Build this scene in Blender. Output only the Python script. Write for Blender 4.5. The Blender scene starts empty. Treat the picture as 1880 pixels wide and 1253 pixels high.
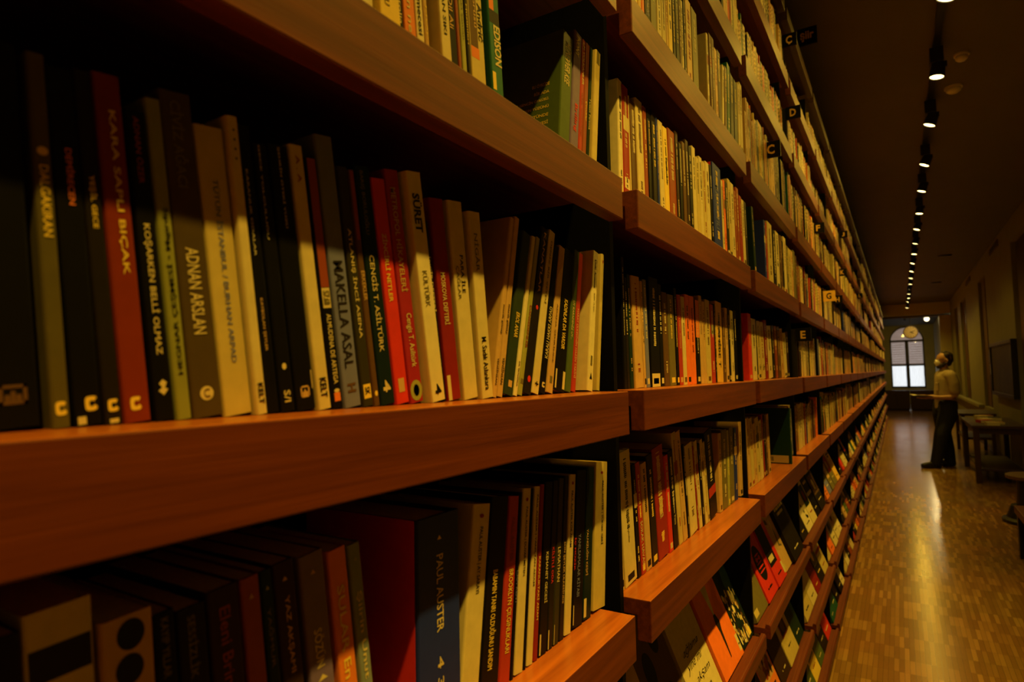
import bpy, bmesh, math, random
from mathutils import Vector, Matrix, Euler

scene = bpy.context.scene
COL = scene.collection
PI = math.pi
EYE = 1.5                                   # camera height above the floor (m)

# ------------------------------------------------------------------ camera
cam_data = bpy.data.cameras.new('camera')
cam_data.sensor_width = 36.0
cam_data.lens = 21.65
cam_data.clip_start = 0.02
cam_data.clip_end = 120
cam_data.dof.use_dof = True
cam_data.dof.focus_distance = 1.12
cam_data.dof.aperture_fstop = 6.3
cam = bpy.data.objects.new('camera', cam_data)
COL.objects.link(cam)
cam.matrix_world = Matrix(((0.8464364, 0.0480597, 0.5303165, 0.3485),
                           (0.5321250, -0.0394904, -0.8457443, 0.0),
                           (-0.0197038, 0.9980635, -0.0589998, EYE),
                           (0, 0, 0, 1)))
scene.camera = cam

# ------------------------------------------------------------------ world (overcast daylight, only reaches in through the far window)
world = bpy.data.worlds.new('daylight')
scene.world = world
world.use_nodes = True
bg = world.node_tree.nodes['Background']
bg.inputs[0].default_value = (0.93, 0.97, 1.0, 1)
bg.inputs[1].default_value = 1.4

# ------------------------------------------------------------------ view
vs = scene.view_settings
vs.view_transform = 'Standard'
vs.look = 'None'
vs.exposure = 0.0
vs.gamma = 1.0
vs.use_curve_mapping = False
scene.cycles.use_denoising = True
scene.cycles.max_bounces = 6
scene.cycles.diffuse_bounces = 2
scene.cycles.glossy_bounces = 3
scene.cycles.caustics_reflective = False
scene.cycles.caustics_refractive = False

LAMP_WATTS = 116.0
SPILL_WATTS = 9.0
LAMP_COLOR = (1.0, 0.61, 0.055)
LAMP_YS = [-2.4, -1.4, -0.4, 0.6, 1.6, 2.6, 3.58, 4.53, 5.41, 6.46, 7.4, 8.45, 9.41, 10.45, 11.4, 12.4, 13.4, 14.4,
           15.4, 16.4, 17.4, 18.4, 19.4, 20.4, 21.3]
LAMP_X, LAMP_Z = 0.635, EYE + 1.8

TABLES = {
'M0': [
  (0.1182, 0.1545, 0.2126, -4.5, 'black', 'thick black book with framed emblem at its foot', [('frame', '', 'brown', 0.013, 0.0237, 0.36, 0.66)], -0.006),
  (0.1595, 0.1693, 0.2153, -4.8, 'khaki', 'olive grey paperback with yellow title lettering', [('t', 'DALGAKIRAN', 'yellow', 0.11, 0.1512, 0.5, 0.5), ('disc', '', 'yellow', 0.1567, 0.1617, 0.6, 0.5), ('c', '', 'yellow', 0.0071, 0.0152, 0.62, 0.5)], -0.006),
  (0.1708, 0.1862, 0.2117, -5.5, 'black', 'black paperback with orange title fragment and round emblem', [('t', 'DEMİRECEN', 'orange', 0.131, 0.1643, 0.3, 0.6), ('c', '', 'yellow', 0.0085, 0.0172, 0.45, 0.62), ('box', '', 'cream', 0.001, 0.0056, 0.3, 0.25)], -0.006),
  (0.1871, 0.1977, 0.2153, -6, 'offblack', 'slim black paperback with yellow title and round emblem', [('t', 'YEŞİL GECE', 'yellow', 0.1199, 0.152, 0.45, 0.5), ('c', '', 'yellow', 0.0077, 0.0154, 0.6, 0.5), ('box', '', 'cream', 0.0007, 0.0033, 0.5, 0.5)], -0.006),
  (0.1983, 0.2149, 0.2183, -6.1, 'brick', 'rust red paperback with yellow title and round emblem', [('t', 'KARA SAPLI BIÇAK', 'yellow', 0.0931, 0.196, 0.3, 0.55), ('c', '', 'yellow', 0.0075, 0.0162, 0.42, 0.45)], -0.006),
  (0.2173, 0.2304, 0.2017, -6.5, 'black', 'black paperback with bold cream title and leaf emblem', [('t', 'KOŞARKEN BELLİ OLMAZ', 'cream', 0.0433, 0.1287, 0.5, 0.5), ('t', 'ADNAN ÖZER', 'rust', 0.1546, 0.1976, 0.35, 0.5), ('leaf', '', 'cream', 0.0166, 0.0269, 0.5, 0.5)], -0.006),
  (0.2312, 0.2417, 0.2139, -6.6, 'moss', 'light green paperback with black title reading upwards', [('u', 'HEGNAR ÇEŞMESİ • Mıgırdiç', 'black', 0.0304, 0.142, 0.5, 0.5)], -0.006),
  (0.2424, 0.2649, 0.2236, -7, 'umber', 'dark brown paperback with cream author line and round emblem', [('t', 'ADNAN ARSLAN', 'cream', 0.0576, 0.1175, 0.42, 0.5), ('t', 'CİVİZ AĞACI', 'olive', 0.1587, 0.2174, 0.42, 0.5), ('disc', '', 'cream', 0.0113, 0.0212, 0.45, 0.5), ('t', 'U', 'brown', 0.0132, 0.0193, 0.2, 0.5)], -0.006),
  (0.2653, 0.2881, 0.2078, -7.1, 'cream2', 'wide yellow cream paperback with dark title', [('t', 'TÜTÜN İSTANBUL / BURHAN ARPAD', 'slate', 0.0381, 0.1701, 0.25, 0.55)], -0.006),
  (0.289, 0.2984, 0.2209, -7.1, 'cream', 'cream paperback with four black dots and black foot lettering', [('t', 'KELT', 'black', 0.0079, 0.0235, 0.5, 0.5), ('dots', '', 'black', 0.1865, 0.2142, 0.3, 0.5)], -0.002),
  (0.2998, 0.312, 0.2189, -7.3, 'black', 'black paperback with small orange line of lettering', [('t', 'KAYBOLAN ŞEYLER', 'tan', 0.048, 0.0883, 0.25, 0.45), ('t', 'KARANLIK ODALAR', 'offwhite', 0.1205, 0.1857, 0.16, 0.4)], -0.006),
  (0.313, 0.3269, 0.2094, -7.5, 'black', 'black paperback with cream dot and small emblem', [('disc', '', 'cream', 0.0334, 0.0385, 0.3, 0.5), ('t', 'S/I', 'cream', 0.0076, 0.017, 0.45, 0.5), ('t', 'GECE YOLCULUĞU', 'offwhite', 0.1352, 0.2081, 0.16, 0.4)], -0.006),
  (0.3279, 0.3475, 0.213, -7.8, 'black', 'black paperback with boxed emblem at its foot', [('frame', '', 'tan', 0.0103, 0.0196, 0.45, 0.5), ('t', 'ŞEHRİN ÖTEKİ YÜZÜ', 'offwhite', 0.147, 0.2113, 0.15, 0.5), ('box', '', 'cream', 0.0165, 0.0316, 0.14, 0.95)], -0.006),
  (0.3498, 0.3638, 0.219, -8.1, 'cream', 'cream paperback with black foot lettering beside orange edged book', [('t', 'KELT', 'black', 0.01, 0.0265, 0.5, 0.5), ('t', 'A . A', 'darkred', 0.1883, 0.2103, 0.3, 0.5)], -0.006),
  (0.3649, 0.3771, 0.2131, -8.1, 'black', 'black paperback with red top and cream label', [('band', '', 'rust', 0.104, 0.2122, 1, 0.5), ('band', '', 'cream', 0.0864, 0.1035, 1, 0.5), ('t', '57.68', 'olive', 0.0892, 0.1012, 0.6, 0.5), ('t', 'ALMUDENA DE ARTEGA', 'cream', 0.0212, 0.0813, 0.42, 0.5), ('disc', '', 'cream', 0.0137, 0.017, 0.5, 0.5), ('box', '', 'orange', 0.0062, 0.0137, 0.55, 0.5)], -0.006),
  (0.3783, 0.3982, 0.236, -8.2, 'slate', 'tall grey blue paperback with dark serif title', [('t', 'MAKELLA ASAL', 'offblack', 0.0344, 0.1286, 0.55, 0.5), ('t', 'H', 'brown', 0.0131, 0.0209, 0.5, 0.5)], -0.006),
  (0.4002, 0.4131, 0.2152, -8.3, 'darkolive', 'dark olive paperback with cream title and yellow emblem', [('t', 'ATLANIŞ İNCİ ASENA', 'cream', 0.062, 0.1603, 0.5, 0.5), ('box', '', 'yellow', 0.0071, 0.02, 0.7, 0.5), ('t', 'SK', 'black', 0.0101, 0.0175, 0.5, 0.5)], -0.006),
  (0.4138, 0.4216, 0.2158, -8.4, 'brown', 'slim brown paperback with orange title', [('t', 'ERKEKLER', 'tan', 0.0974, 0.1246, 0.6, 0.5), ('disc', '', 'yellow', 0.0092, 0.0142, 0.5, 0.5), ('band', '', 'rust', 0.1526, 0.2148, 1, 0.5)], -0.006),
  (0.4223, 0.442, 0.2221, -8.5, 'darkteal', 'dark teal paperback with cream author line', [('t', 'CENGİS T. ASİLTÜRK', 'cream', 0.0498, 0.1401, 0.42, 0.5), ('t', 'BARIŞ BORULOĞLU', 'olive', 0.1592, 0.2177, 0.35, 0.4), ('t', '4', 'cream', 0.0117, 0.0231, 0.5, 0.5)], -0.006),
  (0.4435, 0.4622, 0.2161, -8.7, 'red', 'bright red paperback with yellow title and red emblem', [('t', 'ZİNCİRLİ NETLER', 'yellow', 0.0987, 0.164, 0.4, 0.5), ('box', '', 'tan', 0.0111, 0.0244, 0.45, 0.5)], -0.006),
  (0.4638, 0.4836, 0.2298, -8.9, 'crimson', 'crimson paperback with cream author line and yellow badge', [('t', 'METROPOL HİKAYELERİ', 'tan', 0.1108, 0.2125, 0.5, 0.5), ('t', 'Cengis T. Asiltürk', 'cream', 0.0356, 0.0893, 0.5, 0.5), ('disc', '', 'lime', 0.0016, 0.0225, 0.9, 0.5), ('disc', '', 'olive', 0.006, 0.0181, 0.45, 0.5)], -0.006),
  (0.4895, 0.5117, 0.2338, -9, 'ivory', 'ivory paperback with bold black title at its top', [('t', 'SÜRET', 'black', 0.1728, 0.2121, 0.62, 0.5), ('t', 'KÜLTÜRK', 'olive', 0.0975, 0.1342, 0.4, 0.5), ('t', '4', 'black', 0.0067, 0.0181, 0.45, 0.5)], 0.0),
  (0.5126, 0.5209, 0.1899, -8.5, 'black', 'narrow black paperback with cream title and white label', [('t', 'İNCİR DEFTERİ', 'cream', 0.0949, 0.1533, 0.6, 0.5)], -0.006),
  (0.5227, 0.5469, 0.2168, -7.5, 'darkred', 'dark red paperback with cream title', [('t', 'MOSKOVA DEFTERİ', 'cream', 0.0816, 0.1376, 0.42, 0.5), ('box', '', 'cream', 0.0001, 0.0273, 0.42, 0.1)], -0.006),
  (0.5519, 0.5791, 0.2212, -6.9, 'cream', 'cream paperback with two lines of dark lettering', [('t', 'PARA İLE', 'black', 0.1187, 0.1611, 0.3, 0.65), ('t', 'ÇAĞLAR', 'olive', 0.1114, 0.149, 0.3, 0.3)], -0.006),
  (0.5823, 0.6058, 0.2158, -5.9, 'cream', 'cream paperback with spaced title at edge of the gap', [('t', 'NİGÂR', 'olive', 0.1468, 0.1907, 0.4, 0.5), ('t', 'M. Sadık Aslankara', 'black', 0.0096, 0.0711, 0.4, 0.5)], -0.003),
  (0.6067, 0.6161, 0.2319, 12, 'tan', 'tan paperback first of two alike leaning right', [('t', 'merih günay', 'black', 0.0776, 0.1157, 0.5, 0.5), ('t', 'YENİİNSAN', 'black', 0.0151, 0.0484, 0.55, 0.5)], -0.006),
  (0.6172, 0.6292, 0.2346, 12, 'tan', 'tan paperback second of two alike leaning right', [('t', 'merih günay', 'black', 0.0782, 0.1168, 0.5, 0.5), ('t', 'YENİİNSAN', 'black', 0.0149, 0.0486, 0.55, 0.5)], -0.006),
  (0.6316, 0.6529, 0.219, 14, 'darkgreen2', 'dark green paperback with yellow author line', [('t', 'EROL ANAR', 'yellow', 0.0742, 0.1075, 0.42, 0.5), ('box', '', 'tan', 0.0104, 0.0187, 0.4, 0.5)], -0.006),
  (0.6542, 0.6633, 0.2196, 14.7, 'ivory', 'narrow ivory paperback with black lettering at its foot', [('t', 'DR. ERTUĞRUL', 'black', 0.0114, 0.0447, 0.5, 0.5)], -0.006),
  (0.6646, 0.6752, 0.2202, 14.7, 'lime', 'narrow yellow green paperback with orange title', [('t', 'DANSEDENLER', 'rust', 0.0631, 0.1216, 0.5, 0.5), ('box', '', 'olive', 0.0154, 0.0218, 0.7, 0.5)], -0.006),
  (0.6766, 0.6973, 0.236, 14.7, 'offblack', 'black paperback with red emblem and red dot', [('disc', '', 'red', 0.1162, 0.1224, 0.3, 0.5), ('disc', '', 'red', 0.0158, 0.0245, 0.4, 0.5), ('t', 'KANATLAR', 'tan', 0.1404, 0.2295, 0.3, 0.5)], -0.006),
  (0.6987, 0.7174, 0.236, 14.5, 'cream', 'cream paperback leaning with dark lettering at its top', [('t', 'DENİZ BİR ŞEYDİ', 'olive', 0.1266, 0.2207, 0.35, 0.5), ('t', '+', 'black', 0.0102, 0.0168, 0.5, 0.5)], -0.006),
  (0.7189, 0.7354, 0.2167, 14, 'black', 'black paperback with upward cream lettering', [('u', 'KARALI HAKKI ARPAD', 'cream', 0.0492, 0.1239, 0.5, 0.5), ('c', '', 'cream', 0.0082, 0.0157, 0.5, 0.5)], -0.006),
  (0.7384, 0.7572, 0.2171, 13, 'tan', 'tan paperback with small brown title', [('t', 'ADANA ŞEHRİNDE', 'brown', 0.043, 0.1292, 0.3, 0.5), ('box', '', 'olive', 0.0137, 0.0237, 0.35, 0.5)], -0.006),
  (0.7588, 0.7918, 0.213, 11, 'black', 'black paperback with amber title between two cream labels', [('t', 'KADINLAR DA VARDIR', 'yellow', 0.0612, 0.1361, 0.32, 0.5), ('box', '', 'cream', 0.003, 0.0303, 0.3, 0.02), ('box', '', 'cream', 0.0045, 0.0303, 0.22, 0.85)], -0.006),
  (0.7952, 0.8126, 0.2183, 10, 'green', 'grey green paperback with cream title', [('t', 'UY KARADENİZ UY...', 'cream', 0.0782, 0.1383, 0.45, 0.5)], -0.006),
  (0.8144, 0.8288, 0.2163, 9.5, 'red2', 'narrow red paperback with pale title', [('t', 'HARAT ÜLKESİNİN HAZİN TARİHİ', 'pink', 0.0202, 0.1268, 0.5, 0.5)], -0.006),
  (0.8435, 0.8626, 0.2216, 8, 'ivory', 'ivory paperback with dark script title and black triangle', [('t', 'Ünlü Armine', 'black', 0.162, 0.2081, 0.4, 0.5), ('t', 'BİR AŞK', 'olive', 0.1227, 0.1532, 0.3, 0.5), ('box', '', 'olive', 0.039, 0.0542, 0.3, 0.5), ('tri', '', 'black', 0.0181, 0.0289, 0.45, 0.5)], 0.006),
  (0.8966, 0.907, 0.2261, 6.5, 'cream2', 'cream paperback last before the black upright', [('disc', '', 'darkred', 0.2105, 0.216, 0.4, 0.5)], -0.002),
],
'L0': [
  (0.1398, 0.1583, 0.2249, -3.5, 'offblack', 'black paperback at left frame edge below thick shelf', [], 0.0),
  (0.1603, 0.1945, 0.2331, -3.8, 'cream', 'broad cream and black spined book', [('band', '', 'offblack', 0.1936, 0.2127, 1, 0.5)], 0.0),
  (0.1968, 0.2266, 0.217, -3.9, 'tan', 'tan spined book with two black ovals', [('disc', '', 'black', 0.1956, 0.2143, 0.55, 0.55), ('disc', '', 'black', 0.1751, 0.1936, 0.55, 0.5)], 0.003),
  (0.2297, 0.2441, 0.211, -4.5, 'black', 'black book right of the spine with black ovals', [('t', 'KAYIP YILLAR', 'olive', 0.1692, 0.2075, 0.35, 0.5)], 0.0),
  (0.2466, 0.2665, 0.2088, -5, 'offblack', 'off-black book with faint olive lettering', [('t', 'SESSİZLİK', 'olive', 0.1615, 0.2033, 0.35, 0.5)], 0.0),
  (0.2694, 0.2931, 0.2146, -5.5, 'darkbrown', 'very dark brown book with reddish lettering', [('t', 'Eleni Brin', 'rust', 0.1469, 0.2013, 0.35, 0.5)], 0.0),
  (0.2965, 0.312, 0.2163, -6, 'rust', 'rust brown book with small emblem near its top', [('tri', '', 'tan', 0.2004, 0.2043, 0.25, 0.5)], 0.0),
  (0.3136, 0.324, 0.2178, -6.3, 'darkgreen', 'dark green book with small emblem near its top', [('tri', '', 'lime', 0.2031, 0.2063, 0.3, 0.5), ('t', 'YAĞMUR', 'olive', 0.1446, 0.1899, 0.4, 0.5)], 0.0),
  (0.3254, 0.3445, 0.2199, -6.5, 'darkbrown', 'dark brown book with small emblem near its top', [('tri', '', 'tan', 0.2051, 0.2085, 0.25, 0.5), ('t', 'YAZ AKŞAMI', 'tan', 0.1338, 0.1933, 0.3, 0.5)], 0.0),
  (0.3499, 0.3741, 0.2194, -6.7, 'purple', 'dusky mauve book with cream lettering', [('tri', '', 'tan', 0.2026, 0.2061, 0.2, 0.5), ('t', 'SÖZÜN', 'cream', 0.1268, 0.1581, 0.4, 0.5), ('tri', '', 'cream', 0.1161, 0.1206, 0.4, 0.5)], 0.0),
  (0.3787, 0.3982, 0.2168, -6.8, 'orange', 'orange book with yellow lettering', [('t', 'SULAR En', 'yellow', 0.1064, 0.1858, 0.4, 0.5)], 0.0),
  (0.4019, 0.4159, 0.2169, -7.2, 'grey', 'grey book with cream lettering at its foot', [('tri', '', 'lime', 0.2021, 0.2055, 0.3, 0.5), ('t', 'Şiirin Unut', 'cream', 0.0978, 0.1753, 0.5, 0.5)], 0.0),
  (0.4637, 0.5306, 0.2177, 0, 'navy', 'very thick navy hardback with red front board', [('tri', '', 'yellow', 0.1932, 0.1975, 0.1, 0.5), ('t', 'PAUL AUSTER', 'cream', 0.1022, 0.1785, 0.16, 0.5), ('t', '4 3 2 1', 'cream', 0.0132, 0.0782, 0.14, 0.5)], 0.0),
  (0.5253, 0.5585, 0.2145, 8.6, 'cream', 'cream paperback right of the thick navy hardback', [('disc', '', 'darkred', 0.1992, 0.2039, 0.25, 0.5), ('t', 'PAUL AUSTER | AY SARAYI', 'black', 0.1192, 0.1898, 0.25, 0.5)], 0.0),
  (0.5608, 0.5981, 0.2163, 8.4, 'black', 'black paperback with long amber title', [('t', 'BABAMIN TANRI OLDUĞUNU SANDIM', 'yellow', 0.0276, 0.1342, 0.35, 0.5)], 0.0),
  (0.6005, 0.6235, 0.212, 8.2, 'red2', 'red paperback with amber title', [('t', 'PAUL AUSTER', 'rust', 0.1367, 0.187, 0.35, 0.5), ('t', 'BROOKLYN ÇILGINLIKLARI', 'yellow', 0.0338, 0.1274, 0.5, 0.5)], 0.0),
  (0.6248, 0.6322, 0.2144, 8, 'black', 'narrow black paperback with grey title', [('t', 'CAM KENT', 'slate', 0.0845, 0.1231, 0.6, 0.5)], 0.0),
  (0.6335, 0.6534, 0.2166, 7.9, 'cream', 'cream paperback third shelf neighbour of grey titled book', [('disc', '', 'darkred', 0.2006, 0.2053, 0.3, 0.5), ('t', 'PAUL AUSTER | DUVAR METEN', 'black', 0.1116, 0.194, 0.3, 0.5)], 0.0),
  (0.6547, 0.6612, 0.215, 7.8, 'black', 'slim black paperback between two cream ones', [], 0.0),
  (0.6625, 0.6771, 0.2151, 7.8, 'cream', 'cream paperback right of slim black one', [('t', 'PAUL AUSTER | YANILTAN ADAM', 'black', 0.0927, 0.2048, 0.35, 0.5)], 0.0),
  (0.6784, 0.6893, 0.2157, 7.7, 'darkred', 'dark red paperback with amber title', [('t', 'KARANLIKTAKİ ADAM', 'yellow', 0.0481, 0.1253, 0.55, 0.5)], 0.0),
  (0.6907, 0.712, 0.2158, 7.7, 'black', 'black paperback with cream title and cream label', [('t', 'KEHANET GECESİ', 'cream', 0.0623, 0.1258, 0.4, 0.65), ('box', '', 'cream', -0.0028, 0.0252, 0.36, 0.05)], 0.0),
  (0.7135, 0.7283, 0.215, 7.6, 'offblack', 'off-black paperback with red title', [('t', 'KİLİTLİ ODA', 'red', 0.0816, 0.128, 0.5, 0.5), ('box', '', 'cream', -0.0054, 0.0239, 0.4, 0.05)], 0.0),
  (0.7298, 0.7451, 0.2154, 7.6, 'darkolive', 'dark olive paperback with cream title', [('t', 'LEVIATHAN', 'cream', 0.079, 0.1241, 0.5, 0.5), ('box', '', 'cream', -0.0047, 0.0251, 0.28, 0.02)], 0.0),
  (0.7466, 0.7609, 0.216, 7.6, 'offblack', 'off-black paperback with thin ribbon bookmark', [('t', 'SON ŞEYLER ÜLKESİNDE', 'tan', 0.0462, 0.1275, 0.5, 0.5)], 0.0),
  (0.7625, 0.7822, 0.2156, 7.6, 'cream', 'cream paperback amid dark ones with small red dot', [('disc', '', 'darkred', 0.2011, 0.2057, 0.3, 0.5), ('t', 'PAUL AUSTER KÖR ADAM', 'black', 0.1159, 0.1928, 0.35, 0.5)], 0.0),
  (0.7856, 0.8187, 0.2168, 7.4, 'black', 'black paperback with pale long title', [('t', 'YANILSAMALAR KİTABI', 'slate', 0.0403, 0.1263, 0.35, 0.5), ('t', 'İÇ MÜZİK', 'red', 0.0773, 0.1225, 0.2, 0.05), ('box', '', 'cream', 0.0037, 0.03, 0.12, 0.05)], 0.0),
  (0.8205, 0.8482, 0.2173, 7, 'darkteal', 'dark teal paperback with pale title and cream label', [('t', 'YALNIZLIĞIN KEŞFİ', 'tan', 0.0612, 0.1271, 0.35, 0.3), ('box', '', 'cream', 0.0035, 0.0292, 0.5, 0.1)], 0.0),
  (0.8559, 0.9, 0.219, 6.5, 'cream2', 'tall cream book with pale top, last on its shelf', [('disc', '', 'darkred', 0.2005, 0.2047, 0.2, 0.5), ('t', 'PAUL AUSTER | YÜKSEK GERİ', 'black', 0.0936, 0.1897, 0.22, 0.6)], 0.0),
],
'U0': [
  (0.3974, 0.4148, 0.2, -5.5, 'ivory', 'ivory paperback foot at top edge of photo', [], 0.0),
  (0.4192, 0.4486, 0.205, -5.5, 'yellow', 'wide yellow paperback with olive lettering', [('t', 'ONUNCU', 'olive', 0.0545, 0.0947, 0.25, 0.35)], 0.004),
  (0.4501, 0.458, 0.2, -5.4, 'black', 'narrow black paperback with cream lettering', [('t', 'Felis Anatolia', 'cream', 0.0488, 0.122, 0.55, 0.35)], 0.0),
  (0.4588, 0.4771, 0.2, -5.4, 'orange', 'orange paperback with cream lettering', [('t', 'Gece sen ne', 'cream', 0.0465, 0.1408, 0.4, 0.5)], 0.0),
  (0.4778, 0.4908, 0.2, -5.3, 'ivory', 'ivory paperback with black italic lettering', [('t', 'Sonsuz bilmecesi', 'black', 0.0518, 0.1449, 0.55, 0.5)], 0.0),
  (0.4917, 0.4988, 0.2, -5.3, 'tan', 'tan paperback with yellow lettering', [('t', 'Mavi kitap', 'yellow', 0.0517, 0.1286, 0.5, 0.5)], 0.0),
  (0.5116, 0.5296, 0.21, -5.2, 'cream', 'cream paperback with black capital lettering', [('t', 'KATİLİKAN SIKI', 'black', 0.0666, 0.1602, 0.4, 0.5)], 0.006),
  (0.5314, 0.5494, 0.2, -5, 'black', 'black paperback with faint italic lettering', [('t', 'Tarih ve Dil Ali', 'tan', 0.0842, 0.1717, 0.4, 0.5)], 0.0),
  (0.5504, 0.5566, 0.19, -5, 'rust', 'slim rust paperback right of the black one', [], 0.0),
  (0.5576, 0.5671, 0.195, -4.9, 'lime', 'yellow green paperback with olive lettering', [('t', 'Bahçedeki zaman', 'olive', 0.082, 0.1658, 0.4, 0.5)], 0.0),
  (0.568, 0.5745, 0.19, -4.8, 'offblack', 'slim black paperback with yellow italic lettering', [('t', 'Tuna Boyu Hüzünleri', 'yellow', 0.081, 0.1834, 0.6, 0.5)], 0.0),
  (0.5755, 0.6059, 0.2, -4.7, 'cream2', 'cream paperback with brown block and orange band', [('band', '', 'brown', 0.0833, 0.2138, 0.55, 0.28), ('band', '', 'orange', 0.0704, 0.0833, 0.6, 0.3), ('t', 'Ivo Andrić', 'black', 0.0936, 0.1624, 0.35, 0.78), ('t', 'Drina Köprüsü', 'tan', 0.1071, 0.201, 0.25, 0.4)], 0.0),
  (0.6129, 0.6385, 0.2, -4.6, 'green3', 'green paperback with cream capitals and picture band', [('t', 'EDISON', 'cream', 0.0765, 0.1261, 0.6, 0.65), ('band', '', 'orange', 0.1436, 0.2012, 0.4, 0.3), ('band', '', 'offblack', 0.1275, 0.1436, 1, 0.5), ('box', '', 'yellow', 0.0456, 0.0671, 0.3, 0.2)], 0.004),
  (0.7849, 0.8187, 0.2162, 7.6, 'green', 'broad green paperback with its cover lit', [('t', 'MÜNEVVER KEE', 'cream', 0.1337, 0.2023, 0.6, 0.55)], 0.0),
  (0.8223, 0.8488, 0.236, 7.7, 'purple', 'purple blue paperback with white italic lettering', [('t', 'İNONY', 'cream', 0.1953, 0.2316, 0.6, 0.5), ('t', 'Brilling', 'red', 0.069, 0.1157, 0.5, 0.5)], 0.0),
  (0.8506, 0.8624, 0.236, 7.8, 'red2', 'slim red edged paperback with cream lettering', [('t', 'LM VOLKANLER', 'cream', 0.1572, 0.2307, 0.6, 0.5), ('t', 'BİR ÇOCUK', 'rust', 0.068, 0.143, 0.5, 0.5)], 0.0),
  (0.8643, 0.8784, 0.236, 7.9, 'rust', 'rust paperback with orange script', [('t', 'Çocuklar', 'yellow', 0.1005, 0.1348, 0.5, 0.5)], 0.0),
  (0.8803, 0.8906, 0.236, 8, 'darkgreen', 'dark green paperback with cream script', [('t', 'Tutun Fırtına', 'cream', 0.0905, 0.1455, 0.6, 0.5)], 0.0),
  (0.8926, 0.9117, 0.236, 8.1, 'cream2', 'cream paperback last on the shelf before upright', [('band', '', 'olive', 0.2124, 0.2582, 0.6, 0.5)], 0.004),
],
'M1': [
  (1.0072, 1.0211, 0.232, 0, 'black', '', [], 0.0),
  (1.0224, 1.0352, 0.197, -2.85, 'offblack', '', [], 0.0),
  (1.0379, 1.0537, 0.204, -2.69, 'darkgreen', '', [], 0.0),
  (1.0618, 1.1038, 0.205, -2.54, 'tan', '', [], 0.0),
  (1.1067, 1.1184, 0.2, -2.38, 'tan', '', [], 0.0),
  (1.1199, 1.1394, 0.205, -2.23, 'slate', '', [], 0.0),
  (1.1456, 1.1998, 0.215, -0.2, 'black', '', [('box', '', 'cream', -0.0014, 0.0262, 0.85, 0.5)], 0.0),
  (1.2014, 1.2233, 0.206, -1.92, 'black', '', [], 0.0),
  (1.2268, 1.2584, 0.193, -1.77, 'brown', '', [], 0.0),
  (1.262, 1.3027, 0.192, -1.62, 'olive', '', [], 0.0),
  (1.3065, 1.3258, 0.21, -1.46, 'black', '', [], 0.0),
  (1.3278, 1.3537, 0.198, -1.31, 'red2', '', [], 0.0),
  (1.3578, 1.3826, 0.197, -1.15, 'cream', '', [], 0.0),
  (1.3868, 1.4169, 0.205, -1.0, 'orange2', '', [], 0.0),
  (1.4191, 1.4573, 0.205, -0.85, 'orange2', '', [], 0.0),
  (1.4619, 1.4949, 0.2, 0, 'black', '', [('band', '', 'orange', 0.1104, 0.2085, 1, 0.5)], 0.0),
  (1.4997, 1.5241, 0.214, -0.54, 'tan', '', [], 0.0),
  (1.5266, 1.5493, 0.202, -0.38, 'tan', '', [], 0.0),
  (1.5544, 1.5964, 0.21, -0.23, 'cream2', '', [], 0.0),
  (1.6018, 1.6348, 0.202, -0.08, 'red2', '', [], 0.0),
  (1.6405, 1.6518, 0.206, 0.08, 'offblack', '', [], 0.0),
  (1.6547, 1.7167, 0.215, 1, 'yellow2', '', [('t', 'CAHİBE T', 'offblack', 0.0396, 0.1636, 0.5, 0.5)], 0.0),
  (1.7228, 1.7539, 0.195, 0.38, 'brown', '', [], 0.0),
  (1.7571, 1.7861, 0.206, 0.54, 'tan', '', [], 0.0),
  (1.7926, 1.8125, 0.211, 0.69, 'black', '', [], 0.0),
  (1.8193, 1.8536, 0.204, 0.85, 'cream', '', [], 0.0),
  (1.8606, 1.8963, 0.208, 1.0, 'black', '', [], 0.0),
],
'U1': [
  (0.998, 1.0181, 0.222, 1.5, 'ivory', '', [], 0.0052),
  (1.0163, 1.0449, 0.218, 1, 'darkred2', '', [('box', '', 'ivory', 0.0281, 0.0481, 0.8, 0.5)], 0.0071),
  (1.0452, 1.0506, 0.206, -0.53, 'cream', '', [], 0.0084),
  (1.0497, 1.08, 0.2, -0.55, 'brown', '', [], 0.0097),
  (1.0776, 1.1122, 0.212, -2, 'cream', '', [], 0.012),
  (1.1091, 1.1271, 0.208, -0.58, 'rust', '', [], 0.0138),
  (1.1263, 1.1478, 0.209, -0.59, 'black', '', [], 0.0151),
  (1.1465, 1.172, 0.213, -0.61, 'offblack', '', [], 0.0166),
  (1.1702, 1.1817, 0.208, -0.62, 'navy', '', [], 0.0177),
  (1.1837, 1.2106, 0.205, -5, 'cream', '', [], 0.0189),
  (1.2089, 1.2368, 0.2, -5, 'yellow', '', [('t', 'Tarih, bir', 'black', 0.084, 0.1398, 0.5, 0.5)], 0.0205),
  (1.2319, 1.2759, 0.205, -1, 'rust', '', [], 0.0225),
  (1.2738, 1.2929, 0.212, -0.68, 'darkbrown', '', [], 0.0242),
  (1.2928, 1.3164, 0.193, -0.7, 'black', '', [], 0.0254),
  (1.3145, 1.3368, 0.202, -0.71, 'brown', '', [], 0.0265),
  (1.335, 1.3579, 0.213, -0.73, 'darkbrown', '', [], 0.0276),
  (1.3562, 1.3797, 0.206, -0.74, 'black', '', [], 0.0286),
  (1.3796, 1.4062, 0.212, -0.76, 'cream', '', [], 0.0298),
  (1.4042, 1.4293, 0.194, -0.77, 'cream2', '', [], 0.031),
  (1.4275, 1.4534, 0.202, -0.79, 'cream', '', [], 0.032),
  (1.4516, 1.4783, 0.197, -0.8, 'cream2', '', [], 0.0331),
  (1.4761, 1.5087, 0.204, -0.82, 'cream', '', [], 0.0343),
  (1.5093, 1.53, 0.205, -0.83, 'black', '', [], 0.0354),
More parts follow.
